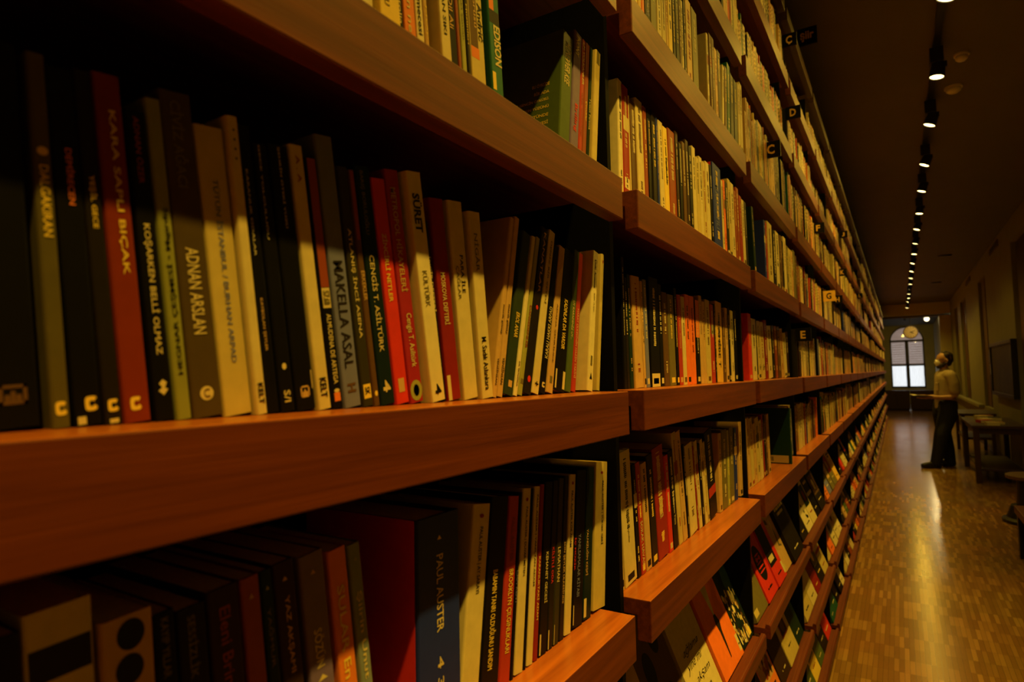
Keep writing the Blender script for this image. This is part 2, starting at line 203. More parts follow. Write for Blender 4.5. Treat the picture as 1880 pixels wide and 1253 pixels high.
  (1.5272, 1.6097, 0.218, 0, 'navy', '', [('t', 'MİLLET YILI', 'slate', 0.0554, 0.1677, 0.5, 0.5)], 0.0373),
  (1.6078, 1.6252, 0.192, -0.86, 'cream', '', [], 0.039),
  (1.6252, 1.646, 0.197, -0.88, 'orange2', '', [], 0.0397),
  (1.6453, 1.6728, 0.198, -0.89, 'offblack', '', [], 0.0405),
  (1.6717, 1.7, 0.212, -0.91, 'cream2', '', [], 0.0414),
  (1.6986, 1.7343, 0.209, -0.92, 'cream', '', [], 0.0424),
  (1.7333, 1.7568, 0.196, -0.94, 'rust', '', [], 0.0433),
  (1.7562, 1.7872, 0.21, -0.95, 'rust', '', [], 0.0441),
  (1.7863, 1.8183, 0.195, -0.97, 'darkred2', '', [], 0.045),
  (1.8178, 1.8509, 0.19, -6, 'cream', '', [], 0.0459),
  (1.8504, 1.8769, 0.19, -7, 'offblack', '', [], 0.0467),
],
'L1': [
  (0.9698, 0.9817, 0.235, -4, 'cream2', '', [], 0.0),
  (0.9864, 1.042, 0.225, -5, 'cream', '', [('t', 'Sait Faik - Bütün Öyküler', 'olive', 0.0692, 0.1579, 0.2, 0.5)], 0.0),
  (1.0448, 1.0636, 0.199, -4.5, 'black', '', [], 0.0),
  (1.0661, 1.0884, 0.2, -7, 'red2', '', [('t', 'SOKAK HAVASI', 'cream', 0.0148, 0.0943, 0.5, 0.5)], 0.0),
  (1.0915, 1.1207, 0.195, -5.0, 'tan', '', [], 0.0),
  (1.1237, 1.1575, 0.206, -5.25, 'offblack', '', [], 0.0),
  (1.1603, 1.2231, 0.215, -8, 'darkred2', '', [('t', 'ATEŞ GİDENLER', 'cream', 0.0756, 0.1404, 0.5, 0.5)], 0.0),
  (1.2269, 1.2516, 0.194, -5.75, 'red', '', [], 0.0),
  (1.2548, 1.288, 0.2, -9, 'black', '', [('t', 'Aşkın Simülasyon Yüzü', 'cream', 0.0477, 0.1451, 0.4, 0.5)], 0.0),
  (1.2916, 1.3186, 0.236, -10, 'cream2', '', [], 0.0),
  (1.3225, 1.3548, 0.236, -10, 'tan', '', [], 0.0),
  (1.3594, 1.3719, 0.204, -6.75, 'black', '', [], 0.0),
  (1.3761, 1.4329, 0.2, -7.0, 'cream', '', [], 0.0),
  (1.4374, 1.4466, 0.193, -7.25, 'darkred', '', [], 0.0),
  (1.4511, 1.4746, 0.203, -7.5, 'cream', '', [], 0.0),
  (1.4793, 1.4987, 0.193, -7.75, 'black', '', [], 0.0),
  (1.5035, 1.5234, 0.202, -8.0, 'cream', '', [], 0.0),
  (1.5259, 1.5438, 0.194, -8.25, 'cream2', '', [], 0.0),
  (1.5488, 1.6188, 0.215, -9, 'black', '', [('band', '', 'red2', 0.0527, 0.0749, 1, 0.5)], 0.0),
  (1.6436, 1.6728, 0.2, 2, 'tan', '', [], 0.0),
  (1.6787, 1.7339, 0.205, 2, 'olive', '', [], 0.0),
  (1.7403, 1.7595, 0.2, 2, 'lime', '', [], 0.0),
  (1.766, 1.8127, 0.205, 2, 'olive', '', [], 0.0),
  (1.8196, 1.8545, 0.2, 2, 'navy', '', [], 0.0),
  (1.8836, 1.9208, 0.212, 3, 'tan', '', [], 0.0),
],
'UU1': [
  (1.078, 1.0923, 0.202, 0.0, 'yellow', '', [], 0.0154),
  (1.0921, 1.1097, 0.2, 0.04, 'yellow2', '', [], 0.0165),
  (1.1095, 1.1245, 0.195, 0.07, 'orange2', '', [], 0.0176),
  (1.1235, 1.1545, 0.2, 0, 'black', '', [('t', 'AYNALAR', 'slate', 0.0673, 0.1288, 0.5, 0.5)], 0.019),
  (1.1518, 1.1874, 0.211, 0.15, 'olive', '', [], 0.0209),
  (1.1853, 1.2124, 0.192, 0.19, 'cream', '', [], 0.0227),
  (1.2097, 1.236, 0.203, 0.22, 'cream2', '', [], 0.024),
  (1.2345, 1.2471, 0.212, 0.26, 'tan', '', [], 0.025),
  (1.2473, 1.2731, 0.194, 0.3, 'yellow', '', [], 0.0261),
  (1.2729, 1.292, 0.204, 0.33, 'offblack', '', [], 0.0272),
  (1.2903, 1.3158, 0.206, 0.37, 'black', '', [], 0.0283),
  (1.3145, 1.3286, 0.193, 0.41, 'brown', '', [], 0.0292),
  (1.3282, 1.3425, 0.2, 0.44, 'cream', '', [], 0.0299),
  (1.3438, 1.3605, 0.207, 0.48, 'black', '', [], 0.0307),
  (1.3602, 1.4036, 0.225, 0, 'tan', '', [], 0.032),
  (1.4011, 1.4469, 0.22, 0, 'olive', '', [], 0.0338),
  (1.5144, 1.5299, 0.21, 0.59, 'cream', '', [], 0.0377),
  (1.5365, 1.5578, 0.22, 0.63, 'brown', '', [], 0.0387),
  (1.5571, 1.5817, 0.22, 0.67, 'brown', '', [], 0.0395),
  (1.5808, 1.6061, 0.202, 0.7, 'tan', '', [], 0.0403),
  (1.6048, 1.6367, 0.208, 0.74, 'darkbrown', '', [], 0.0412),
  (1.6362, 1.6541, 0.19, 8, 'cream', '', [], 0.0421),
  (1.6591, 1.6836, 0.195, 0.81, 'brown', '', [], 0.0428),
  (1.6855, 1.7171, 0.215, 1, 'teal', '', [], 0.0437),
  (1.7184, 1.7579, 0.197, 0.89, 'black', '', [], 0.0448),
  (1.7589, 1.8001, 0.194, 0.93, 'black', '', [], 0.046),
  (1.8087, 1.8301, 0.203, 0.96, 'cream', '', [], 0.0471),
  (1.8301, 1.8632, 0.212, 1.0, 'cream2', '', [], 0.0478),
],
'M2': [
  (2.0611, 2.1128, 0.215, 0, 'red', '', [], 0.0),
  (2.1215, 2.1947, 0.202, -2.17, 'cream', '', [], 0.0),
  (2.1994, 2.2137, 0.204, -2.33, 'offblack', '', [], 0.0),
  (2.2184, 2.2725, 0.2, -3, 'cream2', '', [('t', '*', 'black', 0.0321, 0.0508, 0.7, 0.5)], 0.0),
  (2.2775, 2.3448, 0.2, -3, 'cream2', '', [('t', '*', 'black', 0.0321, 0.0513, 0.7, 0.5)], 0.0),
  (2.3555, 2.4102, 0.212, -2.83, 'darkred', '', [], 0.0),
  (2.4156, 2.5025, 0.195, -6, 'cream', '', [], 0.0),
  (2.5147, 2.5638, 0.202, -3.17, 'offblack', '', [], 0.0),
  (2.5764, 2.6277, 0.203, -3.33, 'rust', '', [], 0.0),
  (2.6408, 2.7083, 0.205, -3.5, 'brown', '', [], 0.0),
  (2.7149, 2.7787, 0.2, -9, 'tan', '', [], 0.0),
  (2.7931, 2.868, 0.185, -11, 'cream', '', [], 0.0),
  (2.8762, 2.9311, 0.196, -4.0, 'darkbrown', '', [], 0.0),
],
'U2': [
  (1.964, 1.9978, 0.2, -6, 'darkgreen', '', [], 0.047),
  (2.163, 2.193, 0.2, 0, 'navy', '', [], 0.047),
  (2.1981, 2.2239, 0.198, 0.0, 'red2', '', [], 0.047),
  (2.2343, 2.3325, 0.21, 0.0, 'cream2', '', [], 0.047),
  (2.3438, 2.4022, 0.2, 1, 'black', '', [('t', 'KAVRAM', 'cream', 0.0599, 0.1403, 0.5, 0.5)], 0.047),
  (2.4144, 2.4888, 0.207, 0.0, 'cream', '', [], 0.047),
  (2.5016, 2.5276, 0.207, 0.0, 'brown', '', [], 0.047),
  (2.5342, 2.5676, 0.211, 0.0, 'brown', '', [], 0.047),
  (2.5743, 2.6087, 0.196, 0.0, 'black', '', [], 0.047),
  (2.6156, 2.6799, 0.22, 0.0, 'cream', '', [], 0.047),
  (2.6872, 2.7395, 0.197, 0.0, 'olive', '', [], 0.047),
  (2.7471, 2.8175, 0.195, 0.0, 'cream2', '', [], 0.047),
  (2.8255, 2.8829, 0.197, 0.0, 'tan', '', [], 0.047),
  (2.8913, 2.9511, 0.208, 0.0, 'olive', '', [], 0.047),
  (2.9599, 3.0043, 0.195, 0.0, 'brown', '', [], 0.047),
],
'L2': [
  (1.9864, 2.0277, 0.215, -4, 'tan', '', [], 0.0),
  (2.0352, 2.0784, 0.213, -4.92, 'cream2', '', [], 0.0),
  (2.0829, 2.1233, 0.192, -4.83, 'tan', '', [], 0.0),
  (2.128, 2.1795, 0.208, -4.75, 'cream2', '', [], 0.0),
  (2.1844, 2.2285, 0.195, -4.67, 'cream', '', [], 0.0),
  (2.2336, 2.2589, 0.214, -4.58, 'darkred', '', [], 0.0),
  (2.2641, 2.29, 0.192, -4.5, 'offblack', '', [], 0.0),
  (2.2953, 2.3219, 0.211, -4.42, 'brown', '', [], 0.0),
  (2.3274, 2.3657, 0.207, -4.33, 'tan', '', [], 0.0),
  (2.7235, 2.7821, 0.21, 0, 'cream', '', [], 0.0),
  (2.7932, 2.8236, 0.211, -4.17, 'darkred', '', [], 0.0),
  (2.8314, 2.8706, 0.214, -4.08, 'cream', '', [], 0.0),
  (2.8786, 2.9027, 0.197, -4.0, 'slate', '', [], 0.0),
],
}
# ------------------------------------------------------------------ helpers
def tag(o, label=None, cat=None, group=None, kind=None):
    if label: o['label'] = label
    if cat: o['category'] = cat
    if group: o['group'] = group
    if kind: o['kind'] = kind
    return o


def empty(name, loc=(0, 0, 0), rot=(0, 0, 0), parent=None):
    o = bpy.data.objects.new(name, None)
    COL.objects.link(o)
    o.location = loc
    o.rotation_euler = rot
    o.empty_display_size = 0.05
    if parent: o.parent = parent
    return o


class MB:
    """collects shapes, then links them as ONE mesh object"""
    def __init__(self):
        self.v, self.f, self.m = [], [], []

    def add(self, vs_, fs_, mi=0):
        n = len(self.v)
        self.v += [tuple(p) for p in vs_]
        self.f += [tuple(i + n for i in f) for f in fs_]
        self.m += [mi] * len(fs_)

    def box(self, x0, x1, y0, y1, z0, z1, mi=0):
        self.add([(x0, y0, z0), (x1, y0, z0), (x1, y1, z0), (x0, y1, z0),
                  (x0, y0, z1), (x1, y0, z1), (x1, y1, z1), (x0, y1, z1)],
                 [(0, 3, 2, 1), (4, 5, 6, 7), (0, 1, 5, 4), (1, 2, 6, 5), (2, 3, 7, 6), (3, 0, 4, 7)], mi)

    def prism(self, poly, axis, a, b, mi=0):
        """poly: list of 2D points; axis 'x'/'y'/'z' is the extrusion axis"""
        def P(p, t):
            return {'x': (t, p[0], p[1]), 'y': (p[0], t, p[1]), 'z': (p[0], p[1], t)}[axis]
        n = len(poly)
        self.add([P(p, a) for p in poly] + [P(p, b) for p in poly],
                 [tuple(range(n - 1, -1, -1)), tuple(range(n, 2 * n))] +
                 [(i, (i + 1) % n, n + (i + 1) % n, n + i) for i in range(n)], mi)

    def tube(self, p0, p1, r0, r1=None, n=20, mi=0, caps=True):
        r1 = r0 if r1 is None else r1
        p0, p1 = Vector(p0), Vector(p1)
        d = (p1 - p0).normalized()
        a = d.orthogonal().normalized()
        b = d.cross(a)
        ring = lambda c, r: [c + (a * math.cos(2 * PI * i / n) + b * math.sin(2 * PI * i / n)) * r for i in range(n)]
        fs_ = [(i, (i + 1) % n, n + (i + 1) % n, n + i) for i in range(n)]
        if caps: fs_ += [tuple(range(n - 1, -1, -1)), tuple(range(n, 2 * n))]
        self.add(ring(p0, r0) + ring(p1, r1), fs_, mi)

    def lathe(self, prof, c=(0, 0, 0), n=28, mi=0):
        m = len(prof)
        vs_ = [(c[0] + r * math.cos(2 * PI * j / n), c[1] + r * math.sin(2 * PI * j / n), c[2] + z) for r, z in prof for j in range(n)]
        fs_ = [(i * n + j, i * n + (j + 1) % n, (i + 1) * n + (j + 1) % n, (i + 1) * n + j) for i in range(m - 1) for j in range(n)]
        fs_ += [tuple(range(n - 1, -1, -1)), tuple((m - 1) * n + j for j in range(n))]
        self.add(vs_, fs_, mi)

    def ball(self, c, r, n=12, mi=0, s=(1, 1, 1)):
        vs_, fs_ = [], []
        for i in range(n + 1):
            t = PI * i / n
            for j in range(2 * n):
                p = PI * j / n
                vs_.append((c[0] + r * s[0] * math.sin(t) * math.cos(p), c[1] + r * s[1] * math.sin(t) * math.sin(p), c[2] + r * s[2] * math.cos(t)))
        w = 2 * n
        for i in range(n):
            for j in range(w):
                fs_.append((i * w + j, (i + 1) * w + j, (i + 1) * w + (j + 1) % w, i * w + (j + 1) % w))
        self.add(vs_, fs_, mi)

    def mesh(self, name, mats):
        me = bpy.data.meshes.new(name)
        me.from_pydata(self.v, [], self.f)
        for m in (mats if isinstance(mats, (list, tuple)) else [mats]): me.materials.append(m)
        if any(self.m): me.polygons.foreach_set('material_index', self.m)
        me.update()
        return me

    def build(self, name, mats, parent=None, bevel=0, smooth=False, loc=None, rot=None):
        o = bpy.data.objects.new(name, self.mesh(name, mats))
        COL.objects.link(o)
        if smooth:
            o.data.polygons.foreach_set('use_smooth', [True] * len(o.data.polygons))
        if bevel:
            b = o.modifiers.new('bevel', 'BEVEL')
            b.width = bevel
            b.segments = 2
            b.limit_method = 'ANGLE'
        if parent: o.parent = parent
        if loc: o.location = loc
        if rot: o.rotation_euler = rot
        return o


def link(name, me, parent=None, loc=(0, 0, 0), rot=(0, 0, 0)):
    o = bpy.data.objects.new(name, me)
    COL.objects.link(o)
    o.parent = parent
    o.location = loc
    o.rotation_euler = rot
    return o


def nodes(m):
    m.use_nodes = True
    nt = m.node_tree
    return nt, nt.nodes['Principled BSDF']


def mat(name, col, rough=0.5, metal=0.0, spec=0.5, noise=0.0, nscale=30.0, bump=0.0):
    m = bpy.data.materials.new(name)
    nt, p = nodes(m)
    p.inputs['Roughness'].default_value = rough
    p.inputs['Metallic'].default_value = metal
    p.inputs['Specular IOR Level'].default_value = spec
    tc = nt.nodes.new('ShaderNodeTexCoord')
    no = nt.nodes.new('ShaderNodeTexNoise')
    no.inputs['Scale'].default_value = nscale
    no.inputs['Detail'].default_value = 4
    nt.links.new(tc.outputs['Object'], no.inputs['Vector'])
    ra = nt.nodes.new('ShaderNodeValToRGB')
    ra.color_ramp.elements[0].position = 0.3
    ra.color_ramp.elements[1].position = 0.7
    ra.color_ramp.elements[0].color = (*[c * (1 - noise) for c in col], 1)
    ra.color_ramp.elements[1].color = (*[min(1, c * (1 + noise)) for c in col], 1)
    nt.links.new(no.outputs['Fac'], ra.inputs['Fac'])
    nt.links.new(ra.outputs['Color'], p.inputs['Base Color'])
    if bump:
        bu = nt.nodes.new('ShaderNodeBump')
        bu.inputs['Strength'].default_value = bump
        bu.inputs['Distance'].default_value = 0.002
        nt.links.new(no.outputs['Fac'], bu.inputs['Height'])
        nt.links.new(bu.outputs['Normal'], p.inputs['Normal'])
    return m


def emit(name, col, s):
    m = bpy.data.materials.new(name)
    nt, p = nodes(m)
    p.inputs['Base Color'].default_value = (0, 0, 0, 1)
    p.inputs['Emission Color'].default_value = (*col, 1)
    p.inputs['Emission Strength'].default_value = s
    return m


def wood(name, c0, c1, scale=(55, 2.2, 55), rough=0.42, spec=0.35):
    m = bpy.data.materials.new(name)
    nt, p = nodes(m)
    p.inputs['Roughness'].default_value = rough
    p.inputs['Specular IOR Level'].default_value = spec
    tc = nt.nodes.new('ShaderNodeTexCoord')
    oi = nt.nodes.new('ShaderNodeObjectInfo')
    ad = nt.nodes.new('ShaderNodeVectorMath')
    ad.operation = 'MULTIPLY_ADD'
    ad.inputs[1].default_value = (1, 1, 1)
    sc_ = nt.nodes.new('ShaderNodeVectorMath')
    sc_.operation = 'SCALE'
    sc_.inputs[0].default_value = (7, 13, 5)
    nt.links.new(oi.outputs['Random'], sc_.inputs['Scale'])
    nt.links.new(tc.outputs['Object'], ad.inputs[0])
    nt.links.new(sc_.outputs['Vector'], ad.inputs[2])
    mp = nt.nodes.new('ShaderNodeMapping')
    mp.inputs['Scale'].default_value = scale
    nt.links.new(ad.outputs['Vector'], mp.inputs['Vector'])
    n1 = nt.nodes.new('ShaderNodeTexNoise')
    n1.inputs['Scale'].default_value = 1.0
    n1.inputs['Detail'].default_value = 6
    n1.inputs['Distortion'].default_value = 0.6
    nt.links.new(mp.outputs['Vector'], n1.inputs['Vector'])
    n2 = nt.nodes.new('ShaderNodeTexNoise')
    n2.inputs['Scale'].default_value = 6.0
    n2.inputs['Detail'].default_value = 2
    nt.links.new(mp.outputs['Vector'], n2.inputs['Vector'])
    mx = nt.nodes.new('ShaderNodeMath')
    mx.operation = 'MULTIPLY_ADD'
    mx.inputs[1].default_value = 0.3
    nt.links.new(n2.outputs['Fac'], mx.inputs[0])
    nt.links.new(n1.outputs['Fac'], mx.inputs[2])
    ra = nt.nodes.new('ShaderNodeValToRGB')
    ra.color_ramp.elements[0].position = 0.45
    ra.color_ramp.elements[1].position = 0.85
    ra.color_ramp.elements[0].color = (*c0, 1)
    ra.color_ramp.elements[1].color = (*c1, 1)
    nt.links.new(mx.outputs[0], ra.inputs['Fac'])
    nt.links.new(ra.outputs['Color'], p.inputs['Base Color'])
    bu = nt.nodes.new('ShaderNodeBump')
    bu.inputs['Strength'].default_value = 0.12
    bu.inputs['Distance'].default_value = 0.001
    nt.links.new(n2.outputs['Fac'], bu.inputs['Height'])
    nt.links.new(bu.outputs['Normal'], p.inputs['Normal'])
    return m


# ------------------------------------------------------------------ materials
WOOD = wood('shelf_wood', (0.078, 0.011, 0.0022), (0.155, 0.028, 0.004), scale=(90, 2.0, 90), rough=.46, spec=.45)
WOODLIT = wood('shelf_wood_lit_top', (0.26, 0.062, 0.008), (0.44, 0.115, 0.015), rough=.28, spec=.6)  # the shelf wood again, overhead light put into its colour
DARKWOOD = wood('dark_wood', (0.035, 0.016, 0.007), (0.07, 0.032, 0.013), rough=0.4)
BLACKBOARD = mat('black_carcass', (0.0032, 0.0028, 0.0024), 0.65, spec=0.06, noise=0.2)
BLACKMETAL = mat('black_metal', (0.012, 0.011, 0.010), 0.42, 0.2, noise=0.1)
PLASTER = mat('wall_plaster', (0.24, 0.23, 0.11), 0.75, noise=0.05, nscale=3, bump=0.05, spec=0.3)
CEILM = mat('ceiling_paint', (0.125, 0.115, 0.065), 0.7, noise=0.05, nscale=2, spec=0.3)
FRAMEDARK = mat('beam_paint', (0.10, 0.08, 0.05), 0.6)
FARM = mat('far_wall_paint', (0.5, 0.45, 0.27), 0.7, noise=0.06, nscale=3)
PANELDARK = mat('dark_panel_paint', (0.10, 0.05, 0.025), 0.55, noise=0.08, nscale=4)
WHITEP = mat('white_plastic', (0.7, 0.66, 0.58), 0.45)
PAPER = mat('page_paper', (0.74, 0.60, 0.36), 0.8, noise=0.12, nscale=400, spec=0.1)
PAPERW = mat('white_page_paper', (0.85, 0.80, 0.66), 0.8, noise=0.06, nscale=300, spec=0.1)

PAL = dict(cream=(.62, .51, .27), cream2=(.54, .42, .16), ivory=(.70, .60, .38), offwhite=(.55, .48, .34), yellow=(.78, .56, .10), yellow2=(.70, .42, .08),
           olive=(.15, .125, .045), darkolive=(.034, .030, .013), black=(.0045, .004, .004), offblack=(.014, .010, .007), red=(.62, .030, .018),
           red2=(.40, .030, .020), darkred=(.24, .016, .014), darkred2=(.30, .018, .014), crimson=(.34, .016, .035), orange=(.72, .19, .035),
           orange2=(.80, .17, .03), rust=(.27, .05, .014), tan=(.55, .34, .14), brown=(.11, .055, .02), darkbrown=(.035, .016, .008),
           green=(.075, .115, .03), green3=(.025, .13, .09), darkgreen=(.010, .025, .014), darkgreen2=(.028, .045, .02), teal=(.012, .085, .065),
           darkteal=(.006, .016, .020), navy=(.010, .024, .28), slate=(.155, .165, .40), grey=(.19, .23, .28), lime=(.32, .32, .08),
           purple=(.16, .11, .30), pink=(.75, .42, .32), khaki=(.10, .082, .025), brick=(.20, .026, .008), umber=(.075, .05, .018), moss=(.24, .25, .06), pine=(.012, .05, .032))
SAY = dict(cream='cream', cream2='yellowish cream', ivory='ivory', yellow='yellow', yellow2='amber', olive='olive', darkolive='dark olive', black='black',
           offblack='off-black', red='bright red', red2='red', darkred='dark red', darkred2='deep red', crimson='crimson', orange='orange', orange2='vivid orange',
           rust='rust red', tan='tan', brown='brown', darkbrown='dark brown', green='green', green3='emerald', darkgreen='dark green', darkgreen2='bottle green',
           teal='teal', darkteal='dark teal', navy='navy', slate='slate grey', grey='grey', lime='lime green', purple='purple', pink='pink', offwhite='off-white', khaki='khaki', brick='brick red', umber='umber', moss='moss green', pine='pine green')
COV = {k: mat('cover_' + k, v, 0.5 if sum(v) > .3 else 0.45, noise=0.07, nscale=60, spec=0.3 if sum(v) > .3 else 0.12) for k, v in PAL.items()}
INK = {k: mat('ink_' + k, v, 0.55, spec=0.2) for k, v in PAL.items()}

# ------------------------------------------------------------------ text as flat meshes
_tc = bpy.data.curves.new('lettering_source', 'FONT')
_tc.resolution_u = 2
_to = bpy.data.objects.new('lettering_source', _tc)


def text_pts(s, bold=0.012, shear=0.0):
    """vertices and faces of a text, scaled to x 0..1 and y 0..1"""
    _tc.body = s
    _tc.offset = bold
    _tc.shear = shear
    me = bpy.data.meshes.new_from_object(_to)
    vs_ = [tuple(v.co) for v in me.vertices]
    fs_ = [tuple(p.vertices) for p in me.polygons]
    bpy.data.meshes.remove(me)
    x0 = min(v[0] for v in vs_); x1 = max(v[0] for v in vs_)
    y0 = min(v[1] for v in vs_); y1 = max(v[1] for v in vs_)
    return [((v[0] - x0) / (x1 - x0), (v[1] - y0) / (y1 - y0)) for v in vs_], fs_


# ------------------------------------------------------------------ room
FLOORM = bpy.data.materials.new('mosaic_parquet')
nt, p = nodes(FLOORM)
tc = nt.nodes.new('ShaderNodeTexCoord')
sp = nt.nodes.new('ShaderNodeSeparateXYZ')
nt.links.new(tc.outputs['Object'], sp.inputs[0])
cb = nt.nodes.new('ShaderNodeCombineXYZ')
nt.links.new(sp.outputs['Y'], cb.inputs['X'])
nt.links.new(sp.outputs['X'], cb.inputs['Y'])
br = nt.nodes.new('ShaderNodeTexBrick')
br.offset = 0.0
br.inputs['Scale'].default_value = 1.0
br.inputs['Brick Width'].default_value = 0.16
br.inputs['Row Height'].default_value = 0.023
br.inputs['Mortar Size'].default_value = 0.0006
br.inputs['Bias'].default_value = -0.35
br.inputs['Color1'].default_value = (0.26, 0.125, 0.035, 1)
br.inputs['Color2'].default_value = (0.56, 0.31, 0.10, 1)
br.inputs['Mortar'].default_value = (0.10, 0.05, 0.018, 1)
nt.links.new(cb.outputs[0], br.inputs['Vector'])
no = nt.nodes.new('ShaderNodeTexNoise')
no.inputs['Scale'].default_value = 1.6
no.inputs['Detail'].default_value = 3
nt.links.new(tc.outputs['Object'], no.inputs['Vector'])
mx = nt.nodes.new('ShaderNodeMix')
mx.data_type = 'RGBA'
mx.blend_type = 'MULTIPLY'
mx.inputs[0].default_value = 0.35
nt.links.new(br.outputs['Color'], mx.inputs[6])
nt.links.new(no.outputs['Color'], mx.inputs[7])
nt.links.new(mx.outputs[2], p.inputs['Base Color'])
p.inputs['Roughness'].default_value = 0.30
p.inputs['Specular IOR Level'].default_value = 0.75
rr = nt.nodes.new('ShaderNodeMapRange')
rr.inputs['To Min'].default_value = 0.15
rr.inputs['To Max'].default_value = 0.24
nt.links.new(no.outputs['Fac'], rr.inputs['Value'])
nt.links.new(rr.outputs[0], p.inputs['Roughness'])

XR = 1.70            # right wall
YF = 33.0            # far wall
YN = -3.2            # wall behind the photographer
ZC = EYE + 2.0       # ceiling


def struct(name, mb, m, **k):
    return tag(mb.build(name, m, **k), kind='structure')


b = MB(); b.box(-.40, XR + .02, YN, YF + .3, -.06, 0); struct('floor', b, FLOORM)
b = MB(); b.box(-.40, XR + .02, YN, YF + .3, ZC, ZC + .1); struct('ceiling', b, CEILM)
b = MB(); b.box(-.46, -.40, YN, YF + .3, 0, ZC); struct('wall_left', b, BLACKBOARD)
b = MB(); b.box(-.46, XR + .1, YN - .1, YN, 0, ZC); struct('wall_back', b, PLASTER)
# right wall with the doorway at 9.2..10.6 and three tall recesses further on
b = MB()
REC = [(13.55, 14.75), (17.35, 18.85), (19.75, 20.75)]
edges = [(YN, 8.9)] + [(10.62, REC[0][0])] + [(REC[0][1], REC[1][0]), (REC[1][1], REC[2][0]), (REC[2][1], 22.3)]
for a, c in edges: b.box(XR, XR + .12, a, c, 0, ZC)
b.box(XR, XR + .12, 8.9, 10.62, EYE + 1.70, ZC)
for a, c in REC:
    b.box(XR, XR + .12, a, c, EYE + 1.64, ZC)
    b.box(XR, XR + .12, a, c, 0, EYE - .72)
struct('wall_right', b, PLASTER)
for i, (a, c) in enumerate(REC):
    b = MB()
    b.box(XR + .05, XR + .10, a, c, EYE - .72, EYE + 1.64)
    b.box(XR + .04, XR + .05, (a + c) / 2 - .02, (a + c) / 2 + .02, EYE - .72, EYE + 1.64)
    struct('window_%d' % (i + 2), b, PANELDARK)
b = MB(); b.box(XR + .06, XR + .11, 8.9, 10.62, 0, EYE + 1.70); b.box(XR + .04, XR + .06, 9.0, 10.5, .25, EYE + 1.55)
struct('door_1', b, DARKWOOD, bevel=.004)
b = MB(); b.box(XR - .09, XR, 14.9, 21.5, EYE - .76, EYE - .70); struct('trim_1', b, PLASTER, bevel=.004)
b = MB(); b.box(XR - .015, XR, YN, 8.9, 0, .09); b.box(XR - .015, XR, 10.62, 22.3, 0, .09); struct('baseboard_right', b, DARKWOOD)
# beam and post that end the lit part of the room
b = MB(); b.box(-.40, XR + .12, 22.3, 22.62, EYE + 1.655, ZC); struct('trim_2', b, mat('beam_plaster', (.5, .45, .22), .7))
b = MB(); b.box(-.40, XR, 22.62, 22.9, EYE + 1.60, EYE + 1.68); struct('trim_4', b, FRAMEDARK)
b = MB(); b.box(1.42, XR + .12, 22.3, 22.62, 0, EYE + 1.60); struct('trim_3', b, FARM)
b = MB(); b.box(XR, XR + .12, 22.62, YF + .3, 0, ZC); struct('wall_right_far', b, FARM)
# far wall with the arched window opening
WX0, WX1, WS, WSP = 0.015, 1.335, EYE - .835, EYE + 1.30      # opening, sill, spring of the arch
WC, WR = (WX0 + WX1) / 2, (WX1 - WX0) / 2
b = MB()
b.box(-.40, WX0, YF, YF + .25, 0, ZC)
b.box(WX1, XR + .02, YF, YF + .25, 0, ZC)
b.box(WX0, WX1, YF, YF + .25, 0, WS)
N = 24
AH = .655                                            # rise of the arch
arc = [(WC - WR * math.cos(PI * i / N), WSP + AH * math.sin(PI * i / N)) for i in range(N + 1)]
for i in range(N):
    (xa, za), (xb, zb) = arc[i], arc[i + 1]
    b.prism([(xa, za), (xb, zb), (xb, ZC), (xa, ZC)], 'y', YF, YF + .25)
struct('wall_far', b, FARM)
# window: frame, glass and the blind behind the upper lights
FRAME = mat('window_frame_paint', (0.05, 0.042, 0.03), 0.5)
win = tag(empty('window_1', (WC, YF + .1, WS)), kind='structure')
b = MB()
hw = WR
for x0, x1 in ((-hw, -hw + .06), (hw - .06, hw), (-.065, .065)): b.box(x0, x1, 0, .05, 0, WSP - WS)
for z0, z1 in ((0, .08), (1.0, 1.09), (WSP - WS - .045, WSP - WS + .045)): b.box(-hw, hw, 0, .05, z0, z1)
for i in range(N):
    a0, a1 = PI * i / N, PI * (i + 1) / N
    f = lambda r, a: (-r * math.cos(a), WSP - WS + (r + AH - hw) * math.sin(a))
    b.prism([f(hw - .05, a0), f(hw - .05, a1), f(hw, a1), f(hw, a0)], 'y', 0, .05)
b.build('window_frame', FRAME, win)
GLASS = bpy.data.materials.new('window_glass')
nt, p = nodes(GLASS)
tr = nt.nodes.new('ShaderNodeBsdfTransparent')
gl = nt.nodes.new('ShaderNodeBsdfGlossy')
gl.inputs['Roughness'].default_value = .03
ms = nt.nodes.new('ShaderNodeMixShader')
ms.inputs[0].default_value = .008
nt.links.new(tr.outputs[0], ms.inputs[1]); nt.links.new(gl.outputs[0], ms.inputs[2])
nt.links.new(ms.outputs[0], nt.nodes['Material Output'].inputs[0])
poly = [(-hw, 0), (hw, 0)] + [(hw * math.cos(PI * i / N), WSP - WS + AH * math.sin(PI * i / N)) for i in range(N + 1)]
b = MB(); b.prism(poly, 'y', .022, .028); b.build('window_pane', GLASS, win)


